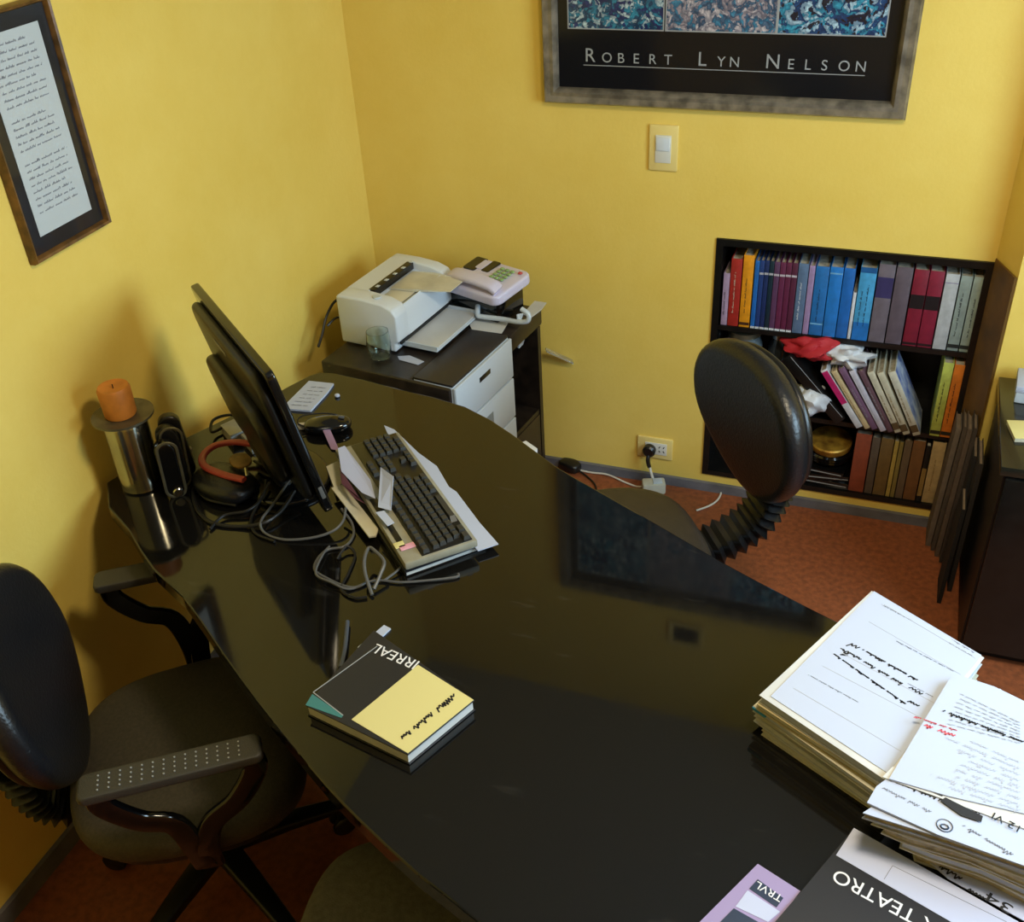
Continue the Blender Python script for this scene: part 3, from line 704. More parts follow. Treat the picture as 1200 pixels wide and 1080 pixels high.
# body: open-topped hood shape built from a profile along the depth
mb = MB()
prof = [(0, .004), (0, ph - .006), (.006, ph), (.075, ph), (.082, ph - .022), (.150, ph - .034), (.172, ph - .030), (.188, ph - .020), (pw, ph - .040), (pw, .036), (pw - .012, .030), (pw - .012, .004)]
def xz(mb, prof, y0, y1, bevel=0):
    tt = bmesh.new(); a = [tt.verts.new((p[0], y0, p[1])) for p in prof]; b = [tt.verts.new((p[0], y1, p[1])) for p in prof]
    tt.faces.new(a); tt.faces.new(list(reversed(b))); n = len(prof)
    for i in range(n): tt.faces.new((a[i], b[i], b[(i + 1) % n], a[(i + 1) % n]))
    bmesh.ops.recalc_face_normals(tt, faces=tt.faces[:])
    if bevel: bmesh.ops.bevel(tt, geom=[e for e in tt.edges if e.calc_face_angle(0) > .5], offset=bevel, segments=3, affect='EDGES', profile=.5)
    mb.add(tt)
side = [(0, .004), (0, ph - .006), (.006, ph), (.085, ph), (.150, ph - .006), (.184, ph - .018), (pw, ph - .036), (pw, .036), (pw - .012, .030), (pw - .012, .004)]
xz(mb, side, 0, .062, .006); xz(mb, side, pd - .045, pd, .006); xz(mb, prof, .055, pd - .04)
obj('body', mb, M['white_pl'], t, angle=30)
mb = MB(); mb.b2((.070, .064, ph - .020), (.092, pd - .048, ph + .001), .002); sl = obj('output_slot', mb, M['black_pl'], t)
mb = MB()
for k in range(5): mb.box((.085, .09 + k * .045, ph + .0012), (.010, .012, .002))
obj('roller', mb, M['white_pl2'], sl)
mb = MB(); mb.b2((.093, .066, ph - .029), (.170, pd - .052, ph - .025), .001); obj('output_bed', mb, mat('cream_grey_plastic', (206, 200, 178), .5), t)
mb = MB(); mb.b2((pw - .004, .012, .026), (pw + .0015, pd - .02, .034)); obj('tray_gap', mb, M['black_pl'], t, False)
mb = MB(); mb.cyl((.118, .034, ph - .001), .012, .004, 24, bevel=.001); obj('power_button', mb, M['white_pl2'], t)
mb = MB(); mb.b2((pw - .02, .03, .012), (pw + .105, pd - .04, .018), .002); mb.b2((pw - .02, .03, .018), (pw + .105, .034, .028)); mb.b2((pw - .02, pd - .044, .018), (pw + .105, pd - .04, .028)); tr = obj('paper_tray', mb, M['white_pl2'], t)
mb = MB(); mb.b2((pw - .01, .04, .0185), (pw + .10, pd - .05, .0215)); obj('paper_sheets', mb, M['paper2'], tr, False)
mb = MB(); mb.prism([(.098, .13, ph - .020), (.17, .14, ph - .016), (.27, .175, ph - .022), (.27, .262, ph - .022), (.17, .262, ph - .016), (.098, .255, ph - .020)], ph - .0235, ph - .020); obj('printed_sheet', mb, M['cream'], t, False)
mb = MB(); mb.tube([(.004, .06, .10), (-.03, .04, .11), (-.05, .01, .07), (-.045, -.03, .03), (-.04, -.06, .008)], .004); mb.tube([(.004, .055, .055), (-.03, .03, .06), (-.045, .0, .045)], .0035); obj('cable', mb, M['black_cord'], t)
# glass
g = at(441, 424, CZ)
t = thing('drinking_glass', 'clear stemless drinking glass beside the white printer', 'glass', (g.x + .004, g.y + .02, CZ + .0008))
mb = MB(); mb.lathe([(0, 0), (.018, .0), (.027, .006), (.0335, .024), (.0345, .045), (.031, .085), (.0295, .085), (.0328, .045), (.031, .024), (.025, .009), (0, .005)], n=40); obj('glass_wall', mb, M['glass'], t)
# bits of paper by the drawer unit
mb = MB(); q = [at(466, 418, CZ), at(480, 417, CZ), at(497, 424, CZ), at(490, 428, CZ), at(468, 422, CZ)]
mb.prism([(p.x, p.y) for p in q], CZ + .0008, CZ + .002); single('paper_scrap', mb, M['paper'], 'small white paper scrap on the cabinet edge beside the glass', 'paper', smooth=False)
mb = MB(); q = [at(548, 377, CZ), at(572, 372, CZ), at(597, 378, CZ), at(588, 393, CZ), at(553, 388, CZ)]
mb.prism([(p.x, p.y) for p in q], CZ + .0055, CZ + .007); single('paper_sheet', mb, M['paper2'], 'grey-white sheet on the dark lid of the drawer unit', 'paper', smooth=False)

# black box with the telephone
PB = R(-18)
bx = thing('router_box', 'black box supporting the telephone on the corner cabinet', 'box', (.325, -.20, CZ + .0005), PB)
mb = MB(); mb.b2((0, 0, 0), (.21, .125, .07), .003); obj('box_body', mb, M['black_gloss'], bx)
mb = MB(); mb.b2((.01, -.001, .012), (.2, .001, .058), .0004); obj('front_panel', mb, mat('dark_panel', (24, 28, 26), .15, coat=.5), bx)
tp = thing('desk_telephone', 'lilac-white desk telephone with green keys on the black box', 'telephone', (.345, -.235, CZ + .0735), R(-20))
tp.rotation_euler = (R(7), 0, R(-20))
mb = MB(); mb.pillow(rrect(.215, .165, .025), .032, .008, .004, Matrix.Translation((.105, .082, .018))); obj('body', mb, M['lilac_pl'], tp)
mb = MB(); mb.pillow(rrect(.045, .07, .006), .006, .002, 0, Matrix.Translation((.030, .122, .037))); mb.pillow(rrect(.028, .062, .004), .006, .002, 0, Matrix.Translation((.085, .128, .037))); obj('display', mb, M['black_gloss'], tp)
mb = MB(); mb.pillow(rrect(.028, .050, .004), .007, .002, 0, Matrix.Translation((.058, .126, .0372))); obj('display_rim', mb, M['lilac_pl'], tp)
mb = MB()
mb.sweep(catmull([(.015, .028, .042), (.03, .028, .054), (.075, .024, .060), (.13, .024, .060), (.18, .026, .054), (.198, .028, .042)], 5), rrect(.044, .020, .009), up=(0, 0, 1)); hs = obj('handset', mb, M['lilac_pl'], tp)
for r_ in range(4):
    for c_ in range(3):
        mb = MB(); mb.box((.128 + c_ * .019, .130 - r_ * .0165, .041), (.013, .010, .005), .0015); obj('key', mb, M['green'], tp)
mb = MB(); mb.box((.192, .135, .041), (.012, .010, .005), .0015); obj('red_key', mb, M['pink'], tp)
mb = MB(); a = [at(611, 362, .73), at(619, 368, .72), at(618, 376, .70), at(606, 377, .69), at(590, 374, .685), at(566, 371, .682), at(560, 369, .684), at(560, 358, .70)]
mb.tube(a, .0075, 10); single('handset_cord', mb, M['white_pl2'], 'pale coiled handset cord hanging in front of the telephone', 'cord')
q = [at(612, 356, .69), at(626, 341, .69), at(640, 343, .69), at(634, 351, .69), at(622, 360, .69)]
mb = MB(); mb.prism([(p.x, p.y) for p in q], CZ + .0008, CZ + .003); single('paper_sheet', mb, M['paper2'], 'white paper sticking out beside the telephone at the cabinet corner', 'paper', smooth=False)
# plastic bag hanging from the cabinet edge, clear tag on the wall side
p0 = at(608, 392, .60)
mb = MB(); mb.sweep([(p0.x + .002, p0.y + .02, .66), (p0.x + .012, p0.y + .01, .635), (p0.x + .008, p0.y, .60), (p0.x + .004, p0.y - .005, .565)], rrect(.075, .012, .005), [(.9, .6), (1, 1.3), (1, 1.2), (.5, .7)], up=(1, 0, 0)); single('plastic_bag', mb, M['white_pl2'], 'pale plastic bag hanging at the right side of the corner cabinet', 'bag')
p1 = atw(640, 410, -.05); p2 = atw(671, 424, -.012)
mb = MB(); mb.sweep([p1, (p1 + p2) / 2, p2], rrect(.028, .004, .0015), up=(0, 0, 1)); single('clear_hook', mb, M['clear'], 'clear plastic tag sticking out from the corner cabinet towards the wall', 'tag')

# ---------------------------------------------------------------- desk
DZ = .75
far = [(250, 497), (310, 468), (362, 440), (392, 437), (470, 456), (545, 476), (600, 508), (650, 545), (700, 574), (760, 608), (850, 660), (920, 697), (975, 725), (1060, 766), (1180, 824), (1290, 880)]
near = [(560, 1080), (490, 1025), (420, 960), (380, 918), (340, 870), (300, 820), (260, 765), (215, 700), (180, 667), (150, 620), (125, 565)]
pl = [at(*p, DZ) for p in far]
e1 = at(560, 1080, DZ)
pl += [Vector((2.16, -1.95, DZ)), Vector((1.98, -2.20, DZ)), Vector((1.7, -2.28, DZ)), Vector((1.42, -2.19, DZ))]
pl += [at(*p, DZ) for p in near]
poly = catmull([p for p in pl], 2, True)
poly = [(max(p.x, .012), p.y) for p in poly]
t = thing('office_desk', 'large curved black gloss desk standing across the room', 'desk', (.9, -1.5, 0))
mb = MB(); mb.prism([(p[0] - .9, p[1] + 1.5) for p in poly], DZ - .035, DZ, .003, 2); top = obj('desktop', mb, M['desk'], t, False)
def lp(x, y): return (x - .9, y + 1.5)
def panel(name, a, b, th, z0, z1):
    a = Vector(lp(*a)); b = Vector(lp(*b)); d = (b - a); L_ = d.length; mb = MB()
    mb.box(((a.x + b.x) / 2, (a.y + b.y) / 2, (z0 + z1) / 2), (L_, th, z1 - z0), .002, (0, 0, math.atan2(d.y, d.x))); obj(name, mb, M['black_lam'], t)
panel('leg_panel', (.20, -1.22), (.36, -1.46), .03, 0, DZ - .035)
panel('leg_panel', (1.62, -1.46), (1.80, -2.05), .03, 0, DZ - .035)
panel('modesty_panel', (.345, -1.33), (1.66, -1.70), .02, .12, DZ - .035)
# white bit stuck to the desk's far edge
mb = MB(); a, b = at(612, 517, DZ), at(626, 527, DZ); mb.prism([(a.x, a.y), (b.x, b.y), (b.x + .004, b.y + .01), (a.x + .006, a.y + .008)], DZ - .012, DZ - .002); single('tape_piece', mb, M['paper2'], 'scrap of white tape on the far edge of the black desk', 'tape', smooth=False)

# ---------------------------------------------------------------- things on the desk
def sheet(px, z, th, m, name, label, cat, group=None, base=None):
    q = [at(p[0], p[1], z) for p in px]; c = sum(q, Vector()) / len(q)
    zb = base if base is not None else z - th
    t = thing(name, label, cat, (c.x, c.y, zb), 0, group)
    mb = MB(); mb.prism([(p.x - c.x, p.y - c.y) for p in q], 0, z - zb); obj('sheet', mb, m, t, False)
    t['c'] = (c.x, c.y, zb); del t['c']
    return t, c, zb

# jug with candle
jp = at(168, 566, DZ)
JX, JY = .108, -1.348
t = thing('steel_jug', 'polished steel jug with wide flat lid beside the left wall', 'jug', (JX, JY, DZ + .0005))
mb = MB(); mb.lathe([(0, 0), (.044, 0), (.047, .004), (.046, .012), (.046, .158), (.044, .166), (0, .166)], n=48); obj('jug_body', mb, M['steel'], t, angle=30)
mb = MB(); mb.lathe([(0, .166), (.046, .166), (.064, .174), (.064, .179), (.045, .176), (0, .176)], n=48); obj('lid', mb, M['steel_dull'], t)
t = thing('candle', 'orange wax candle stub standing on the lid of the steel jug', 'candle', (JX - .004, JY, DZ + .1772))
mb = MB(); mb.lathe([(0, 0), (.031, 0), (.033, .004), (.034, .062), (.031, .068), (.018, .064), (0, .063)], n=40); obj('wax', mb, M['orange_wax'], t)
mb = MB(); mb.cyl((0, 0, .066), .0012, .012, 8); obj('wick', mb, M['black_pl'], t)
# black punch standing on end: two hinged arms with metal edges
sx, sy = at(208, 578, DZ).x, at(208, 578, DZ).y
t = thing('stapler', 'long black stapler standing on end between steel jug and red loop', 'stapler', (sx, sy, DZ + .0005), R(-20))
t.rotation_euler = (0, 0, R(38))
def slab(name, x, y, w, dp, h, m, lean, par=t, r=None):
    mb = MB(); mb.pillow(rrect(w, h, r or w * .48, 8), dp, .004, 0, Matrix.Translation((x, y, h / 2)) @ Matrix.Rotation(R(90), 4, 'X') @ Matrix.Rotation(R(lean), 4, 'Z')); return obj(name, mb, m, par)
fr = slab('front_arm', 0, 0, .040, .026, .135, M['black_gloss'], 2)
mb = MB(); mb.sweep([Matrix.Rotation(R(2), 3, 'Y') @ Vector((x, -.0125, .0675 + z)) for x, z in rrect(.040, .135, .0192, 8)], rrect(.006, .004, .001), up=(0, 1, 0), closed=True); obj('metal_rim', mb, M['steel_dull'], fr)
md = slab('middle_arm', .010, .034, .044, .026, .150, M['black_pl'], 3)
mb = MB(); mb.sweep([Matrix.Rotation(R(3), 3, 'Y') @ Vector((.010 + x, .0205, .075 + z)) for x, z in rrect(.044, .150, .0211, 8)], rrect(.005, .004, .001), up=(0, 1, 0), closed=True); obj('metal_rim', mb, M['steel_dull'], md)
slab('rear_arm', .020, .066, .046, .024, .158, M['black_pl'], 4)
mb = MB(); mb.cyl((.004, -.008, .012), .011, .022, 16, 'y', .002); obj('hinge', mb, M['chrome'], t)

# pouch with red loop
bp = at(266, 575, DZ)
t = thing('black_pouch', 'soft black pouch lying on the desk under the red loop', 'pouch', (bp.x, bp.y, DZ + .0005), R(-15))
mb = MB(); mb.pillow(superell(.078, .050, 2.6), .042, .018, .006, Matrix.Translation((0, 0, .021))); obj('pouch_body', mb, M['leather'], t)
mb = MB(); mb.tube([(-.07, -.03, .008), (0, -.052, .01), (.07, -.035, .01)], .003); obj('zip_edge', mb, M['black_pl'], t)
rp = [at(300, 521, .80), at(276, 518, .80), at(252, 522, .80), at(238, 534, .80), at(240, 546, .80), at(262, 556, .80), at(286, 562, .80)]
mb = MB(); mb.sweep(catmull(rp, 6), rrect(.016, .010, .004)); single('red_loop', mb, M['pink'], 'open pinkish red plastic loop lying on the black pouch', 'strap')
kp = at(282, 540, .80)
t = thing('key_tag', 'tan leather tag with keys inside the red loop', 'key tag', (kp.x, kp.y, .795), R(-35))
mb = MB(); mb.pillow(superell(.03, .022, 2.3), .008, .003, .003, Matrix.Translation((0, 0, .006))); obj('tag_body', mb, M['tan'], t)
mb = MB(); mb.box((.04, -.004, .006), (.05, .007, .002), .0005, (0, 0, R(-18))); mb.cyl((.022, 0, .006), .009, .002, 16); obj('key', mb, M['steel'], t)
# papers and clutter at the wall
for px, lab in (([(258, 497), (284, 488), (296, 500), (270, 512)], 'crumpled grey paper among cables by the left wall'), ([(282, 508), (302, 503), (306, 515), (294, 522)], 'small white paper among cables behind the monitor')):
    q = [at(*p, .775) for p in px]; c = sum(q, Vector()) / 4
    t = thing('paper_scrap', lab, 'paper', (c.x, c.y, DZ + .0008)); mb = MB(); mb.prism([(p.x - c.x, p.y - c.y, .022 + .006 * (i % 2)) for i, p in enumerate(q)], 0, .02); obj('sheet', mb, M['paper2'], t, False)
mb = MB(); mb.tube([at(216, 528, .80), at(223, 526, .79), at(219, 538, .77), at(214, 545, .755)], .005); single('white_clip', mb, M['white_cord'], 'cream plastic clip standing behind the black stapler', 'clip')

# ---- monitor seen from behind
MT = R(50.57); TAU = R(10.8); MWD, MHT = .482, .345
nb = Vector((math.cos(MT), math.sin(MT), 0)); wb = Vector((-math.sin(MT), math.cos(MT), 0))
P0 = at(390, 600, .80)                    # near lower corner of the screen
ctr = P0 + wb * (MWD / 2)
# local frame: x along the screen towards its far end, y into the back, z up
t = thing('computer_monitor', 'black flat computer monitor turned away, seen from behind on the desk', 'monitor', (ctr.x, ctr.y, DZ + .0005), math.atan2(wb.y, wb.x))
tilt = Matrix.Translation((0, 0, .05)) @ Matrix.Rotation(-TAU, 4, 'X')
mb = MB(); mb.pillow(rrect(MWD, MHT, .014), .018, .004, 0, tilt @ Matrix.Translation((0, .004, MHT / 2)) @ Matrix.Rotation(R(90), 4, 'X')); obj('bezel', mb, M['black_gloss'], t, angle=30)
mb = MB(); mb.box((0, -.0062, MHT / 2 + .006), (MWD - .04, .002, MHT - .05)); mb.move(tilt); obj('screen', mb, mat('dark_screen', (8, 9, 10), .15), t, False)
mb = MB(); mb.pillow(rrect(MWD * .94, MHT * .90, .05), .022, .012, .0, tilt @ Matrix.Translation((0, .023, MHT * .5)) @ Matrix.Rotation(R(-90), 4, 'X')); obj('back_shell', mb, M['black_pl'], t, angle=30)
mb = MB(); mb.pillow(rrect(MWD * .74, MHT * .52, .05), .030, .014, .004, tilt @ Matrix.Translation((0, .045, MHT * .40)) @ Matrix.Rotation(R(-90), 4, 'X')); bh_ = obj('back_bulge', mb, M['black_pl'], t, angle=30)
mb = MB(); mb.box((.02, .0348, MHT * .86), (.075, .0012, .009), .0004); mb.move(tilt); obj('maker_mark', mb, M['silver_ink'], t, False)
mb = MB(); mb.box((-MWD / 2 + .0004, .004, .055), (.002, .008, .03), .0006); mb.move(tilt); obj('side_button', mb, M['grey_cord'], t)
mb = MB(); mb.sweep(catmull([(0, .05, .19), (0, .062, .12), (0, .05, .05), (0, .03, .012)], 5), rrect(.11, .024, .008), up=(0, 1, 0)); obj('stand_neck', mb, M['black_pl'], t)
mb = MB(); mb.pillow(superell(.115, .092, 2.2), .014, .005, .006, Matrix.Translation((0, .02, .007))); obj('stand_base', mb, M['black_gloss'], t)

# ---- cables on the desk
def cable(pts, r, m, label, n=8):
    mb = MB(); mb.tube([at(p[0], p[1], p[2]) for p in pts], r, n); return single('cable', mb, m, label, 'cable')
z0 = DZ + .004
cable([(233, 560, .775), (226, 575, z0), (232, 598, z0), (250, 613, z0), (282, 617, z0), (310, 612, .762), (330, 598, .765), (345, 575, .78)], .0042, M['black_cord'], 'thick black cable looping in front of the black pouch')
cable([(246, 620, z0), (262, 604, z0 + .004), (290, 598, .762), (308, 582, .77), (312, 562, .785)], .0032, M['black_cord'], 'thin black cable running from pouch towards the monitor')
cable([(342, 558, .79), (322, 588, .765), (306, 610, z0 + .01), (310, 624, z0), (332, 632, z0), (365, 630, z0 + .004), (390, 622, .765), (402, 610, .772), (405, 595, .78)], .0028, M['grey_cord'], 'grey cable arching in front of the monitor stand')
cable([(316, 565, .79), (302, 590, .765), (294, 610, z0), (300, 625, z0), (322, 634, z0)], .0032, M['black_cord'], 'black cable curling beside the left side of the monitor stand')
cable([(400, 596, .775), (412, 612, .765), (414, 627, z0), (404, 640, z0), (384, 644, z0), (372, 655, z0), (369, 668, z0), (384, 678, z0), (402, 686, z0), (416, 688, z0), (430, 682, z0)], .0028, M['grey_cord'], 'grey cable looping below the near corner of the monitor')
cable([(386, 640, z0), (378, 650, z0 + .004), (370, 672, z0 + .004), (388, 682, z0 + .006), (410, 690, z0), (438, 680, z0), (470, 682, z0), (500, 680, z0), (534, 676, z0), (537, 672, z0)], .0024, M['grey_cord'], 'grey cable ending right of the keyboard near corner')
cable([(436, 697, z0), (428, 672, .775), (427, 655, .785), (432, 642, .785), (440, 646, .785), (450, 658, .78), (446, 672, .77), (438, 690, z0 + .003)], .0036, M['grey_cord'], 'stiff grey cable loop standing up under the keyboard near end')
cable([(395, 655, z0), (406, 640, z0 + .008), (416, 650, z0), (408, 672, z0), (400, 690, z0), (414, 700, z0), (430, 699, z0)], .0028, M['black_cord'], 'tangled black cable in front of the monitor base')
cable([(450, 680, z0), (466, 668, z0 + .004), (478, 655, z0 + .006)], .0024, M['grey_cord'], 'short grey cable end beneath the keyboard corner')
cable([(262, 500, .77), (248, 506, .768), (250, 492, .775), (270, 486, .775), (290, 492, .778), (306, 500, .77), (318, 512, .762)], .0035, M['black_cord'], 'black cable bundle against the left wall behind the monitor')
cable([(298, 540, .785), (312, 546, .79), (326, 538, .788), (334, 548, .78), (320, 558, .775), (304, 552, .785)], .0035, M['black_cord'], 'black cable coil right of the red loop')

# ---- keyboard with papers
ka, kb_ = at(396, 530, .785), at(478, 657, .785)
KA = R(-43)
kc = Vector((.7, -1.258, 0))
kd = (at(480, 655, .785) - at(402, 530, .785)); kd.z = 0; KA = math.atan2(kd.y, kd.x)
kx = Vector((math.cos(KA), math.sin(KA), 0)); ky = Vector((-math.sin(KA), math.cos(KA), 0))
e_ = [at(400, 532, .785), at(455, 508, .785), at(562, 636, .785), at(478, 656, .785)]
kc = sum(e_, Vector()) / 4
KL, KW = .445, .150
# in the keyboard frame x runs from the numpad end (far) to the escape end (near); y runs towards the user (right in the picture)
KH = DZ + .022
def kp_(x, y, z=0): return kc + kx * x + ky * y + Vector((0, 0, z - kc.z))
t = thing('computer_keyboard', 'beige and dark grey computer keyboard propped on papers', 'keyboard', (kc.x, kc.y, KH), KA)
mb = MB(); mb.box((0, 0, .009), (KL, KW, .018), .005); obj('case', mb, M['kb'], t)
mb = MB(); mb.box((0, .014, .0185), (KL - .012, KW - .046, .002), .0005); obj('key_bed', mb, M['black_pl'], t)
kmesh = {}
def key(x, y, w=.0165):
    k = round(w, 4)
    if k not in kmesh:
        tt = bmesh.new(); bmesh.ops.create_cube(tt, size=1)
        for v in tt.verts:
            f = .78 if v.co.z > 0 else 1
            v.co = Vector((v.co.x * w * f, v.co.y * .0135 * f, v.co.z * .009))
        me = bpy.data.meshes.new('key'); tt.to_mesh(me); tt.free(); me.materials.append(M['key']); kmesh[k] = me
    o = bpy.data.objects.new('key', kmesh[k]); COL.objects.link(o); o.parent = t; o.location = (x, y, .0235)
# near end (+x) is the left hand side of the keyboard; typing rows go towards +y
Y0 = -.027
for k in range(12): key(.205 - k * .0205 - (k // 4) * .004, Y0)
for r_, nk in ((1, 14), (2, 14), (3, 13), (4, 12)):
    for k in range(nk): key(.206 - .0035 * r_ - k * .0188, Y0 + .0155 * r_ + .006)
for xk, w in ((.204, .02), (.180, .02), (.10, .10), (.028, .02), (.004, .02), (-.02, .02)): key(xk, Y0 + .0155 * 5 + .006, w)
for r_ in (0, 1, 2, 5):
    for k in range(3): key(-.082 - k * .0185, Y0 + .0155 * r_ + (.006 if r_ else 0))
key(-.1005, Y0 + .0155 * 4 + .006)
for r_ in range(1, 6):
    for k in range(4 if r_ < 5 else 3): key(-.148 - k * .0185, Y0 + .0155 * r_ + .006)
for xx, ww, hh in ((.02, .05, .016), (.13, .07, .012)):
    mb = MB(); mb.box((xx, -.060, .0185), (ww, hh, .0015), .0005); obj('label_strip', mb, M['black_pl'], t)
# white sheets under the user's side of the keyboard
def local_sheet(name, label, pts, z, th, m, cat='paper', lift=None, group=None):
    q = [kp_(*p) for p in pts]; c = sum(q, Vector()) / len(q)
    t = thing(name, label, cat, (c.x, c.y, z), 0, group); mb = MB()
    mb.prism([(p.x - c.x, p.y - c.y) for p in q], 0, th); obj('sheet', mb, m, t, False); return t
q = [at(450, 498, .765), at(462, 503, .765), at(490, 530, .765), at(512, 546, .765), at(526, 570, .765), at(535, 576, .765), at(562, 612, .765), at(584, 637, .765), at(560, 645, .765), at(470, 545, .765)]
c = sum(q, Vector()) / len(q); t = thing('paper_sheet', 'white sheet sticking out from under the right side of the keyboard', 'paper', (c.x, c.y, DZ + .013))
mb = MB(); mb.prism([(p.x - c.x, p.y - c.y) for p in q], 0, .002); obj('sheet', mb, M['paper'], t, False)
t = thing('notepad', 'dark notepad underneath the keyboard', 'notepad', (kc.x, kc.y, DZ + .0008), KA + R(2))
mb = MB(); mb.box((.01, .004, .006), (.40, .17, .012), .001); obj('pad_block', mb, M['flyer_black'], t)
mb = MB(); mb.box((.01, .004, .0062), (.402, .166, .006), 0); obj('pages', mb, M['paper2'], t, False)
# strips of card and receipts between keyboard and monitor
q = [at(388, 570, .775), at(402, 566, .775), at(443, 618, .775), at(440, 626, .775), at(432, 627, .775)]
c = sum(q, Vector()) / len(q); t = thing('card_strip', 'long cream card strip lying left of the keyboard', 'card', (c.x, c.y, DZ + .018)); mb = MB(); mb.prism([(p.x - c.x, p.y - c.y) for p in q], 0, .004); obj('sheet', mb, M['cream'], t, False)
q = [at(382, 545, .77), at(404, 534, .77), at(410, 556, .77), at(392, 572, .77)]
c = sum(q, Vector()) / len(q); t = thing('paper_note', 'cream paper note between monitor and keyboard', 'paper', (c.x, c.y, DZ + .0008)); mb = MB(); mb.prism([(p.x - c.x, p.y - c.y) for p in q], 0, .016); obj('sheet', mb, M['cream'], t, False)
KT = KH + .029
def card(px, zz, m, name, label, cat, th=.0012):
    q = [at(p[0], p[1], z) for p, z in zip(px, zz)]; c = sum(q, Vector()) / len(q); zb = min(zz)
    t = thing(name, label, cat, (c.x, c.y, zb)); mb = MB()
    n = (q[1] - q[0]).cross(q[-1] - q[0]).normalized() * th; o_ = Vector((c.x, c.y, zb))
    vs = [p - o_ for p in q]; lo = [mb.bm.verts.new(p) for p in vs]; hi = [mb.bm.verts.new(p + n) for p in vs]; k = len(vs)
    mb.bm.faces.new(lo); mb.bm.faces.new(list(reversed(hi)))
    for i in range(k): mb.bm.faces.new((lo[i], hi[i], hi[(i + 1) % k], lo[(i + 1) % k]))
    bmesh.ops.recalc_face_normals(mb.bm, faces=mb.bm.faces[:]); obj('sheet', mb, m, t, False); return t
card([(446, 547), (461, 558), (458, 598), (443, 594)], (KT + .035, KT + .035, KT, KT), M['paper'], 'standing_card', 'small translucent white card standing upright on the keyboard', 'card')
card([(396, 525), (404, 522), (434, 562), (440, 584), (424, 577), (400, 552)], (KT + .004, KT + .004, KT + .006, KT + .003, KT + .002, KT + .003), M['lilac_pale'], 'receipt', 'curled white receipt on the far left edge of the keyboard', 'receipt')
card([(398, 548), (403, 556), (420, 582), (428, 590), (416, 584), (400, 566)], (KT - .002, KT + .001, KT + .001, KT - .002, KT - .006, KT - .006), mat('plum_print', (112, 68, 92), .5), 'receipt', 'plum coloured slip beside the curled receipt on the keyboard', 'receipt')
card([(440, 600), (450, 598), (462, 612), (454, 616)], (KT, KT, KT, KT), M['paper'], 'sticker', 'white paper bit below the standing card on the keyboard', 'paper')
q = at(469, 646, .775); t = thing('sticker', 'colourful yellow and pink sticker on the near corner of the keyboard', 'sticker', (q.x, q.y, KH + .0185), KA)
mb = MB(); mb.box((0, 0, .0008), (.018, .02, .0016), .0004); obj('sticker_base', mb, M['yellow_paper'], t)
mb = MB(); mb.box((.012, .012, .0009), (.016, .03, .0014), .0004); obj('pink_part', mb, mat('pale_pink', (220, 160, 180), .5), t)

# mouse, plastic, pebble, paper by the wall
mp_ = at(384, 497, .765)
t = thing('computer_mouse', 'black computer mouse on the desk behind the monitor', 'mouse', (mp_.x, mp_.y, DZ + .0005), R(25))
mb = MB(); mb.pillow(superell(.055, .030, 2.5), .026, .011, .008, Matrix.Translation((0, 0, .0135))); obj('mouse_body', mb, M['black_gloss'], t)
mb = MB(); mb.box((.034, 0, .031), (.014, .006, .006), .0025, (0, R(12), 0)); obj('scroll_wheel', mb, M['grey_cord'], t)
mb = MB(); mb.tube([(-.05, 0, .012), (-.07, .01, .02), (-.06, .04, .02), (-.01, .055, .012), (.03, .05, .004)], .0018); obj('cable', mb, M['black_cord'], t)
q = at(372, 490, .76); mb = MB(); mb.box((0, 0, .008), (.045, .014, .016), .005); single('eraser', mb, M['cream'], 'cream eraser lying beside the black mouse', 'eraser', (q.x - .01, q.y - .035, DZ + .0005), R(20))
q = at(395, 463, .755); mb = MB(); mb.pillow(superell(.007, .006, 2), .008, .0035, .001, Matrix.Translation((0, 0, .004))); single('pebble', mb, M['paper'], 'tiny white bead on the desk near the printer cabinet', 'bead', (q.x, q.y, DZ + .0005))
mb = MB(); mb.pillow(superell(.075, .04, 2.2), .004, .0015, .006, Matrix.Translation((0, 0, .003))); q = at(392, 496, .752); 
t, c, zb = sheet([(330, 478), (362, 446), (391, 449), (384, 459), (364, 481)], DZ + .006, .005, M['paper'], 'printed_leaflet', 'white printed leaflet on the desk corner behind the monitor', 'leaflet')
mb.bm.free()
rnd = random.Random(11); mb = MB()
for k in range(6): scribble(mb, .042, .006, flat_frame(at(341 + k * 4.6, 474.5 - k * 4.2, DZ + .0066), at(361 + k * 4, 476 - k * 4.2, DZ + .0066), (c.x, c.y, zb)), rnd, w=.0005)
obj('printed_text', mb, M['ink_grey'], t, False)
card([(374, 494), (382, 492), (398, 528), (388, 526)], (.775, .775, DZ + .004, DZ + .004), mat('lilac_print', (150, 120, 150), .5), 'paper_slip', 'lilac printed slip leaning behind the right edge of the monitor', 'paper')

# ---- black notebook with yellow label
bq = [at(*p, .775) for p in ((438, 738), (556, 820), (478, 884), (358, 826))]
c = sum(bq, Vector()) / 4; NB = DZ + .0008
t = thing('notebook', 'black covered notebook with pale yellow half cover lying on the desk', 'notebook', (c.x, c.y, NB))
def L2(px, py, z=.775): p = at(px, py, z); return (p.x - c.x, p.y - c.y)
bl = [(p.x - c.x, p.y - c.y) for p in bq]
mb = MB(); mb.prism([(x * .975, y * .975) for x, y in bl], .0025, .0215); obj('pages', mb, M['paper2'], t, False)
mb = MB(); mb.prism(bl, .0215, .0240, .0006); mb.prism(bl, 0, .0025, .0006); obj('cover', mb, M['flyer_black'], t, False)
mb = MB(); mb.prism([L2(*p) for p in ((490, 779), (555, 820), (478, 882.5), (412, 843))], .0241, .0248); yl = obj('yellow_half', mb, M['yellow_paper'], t, False)
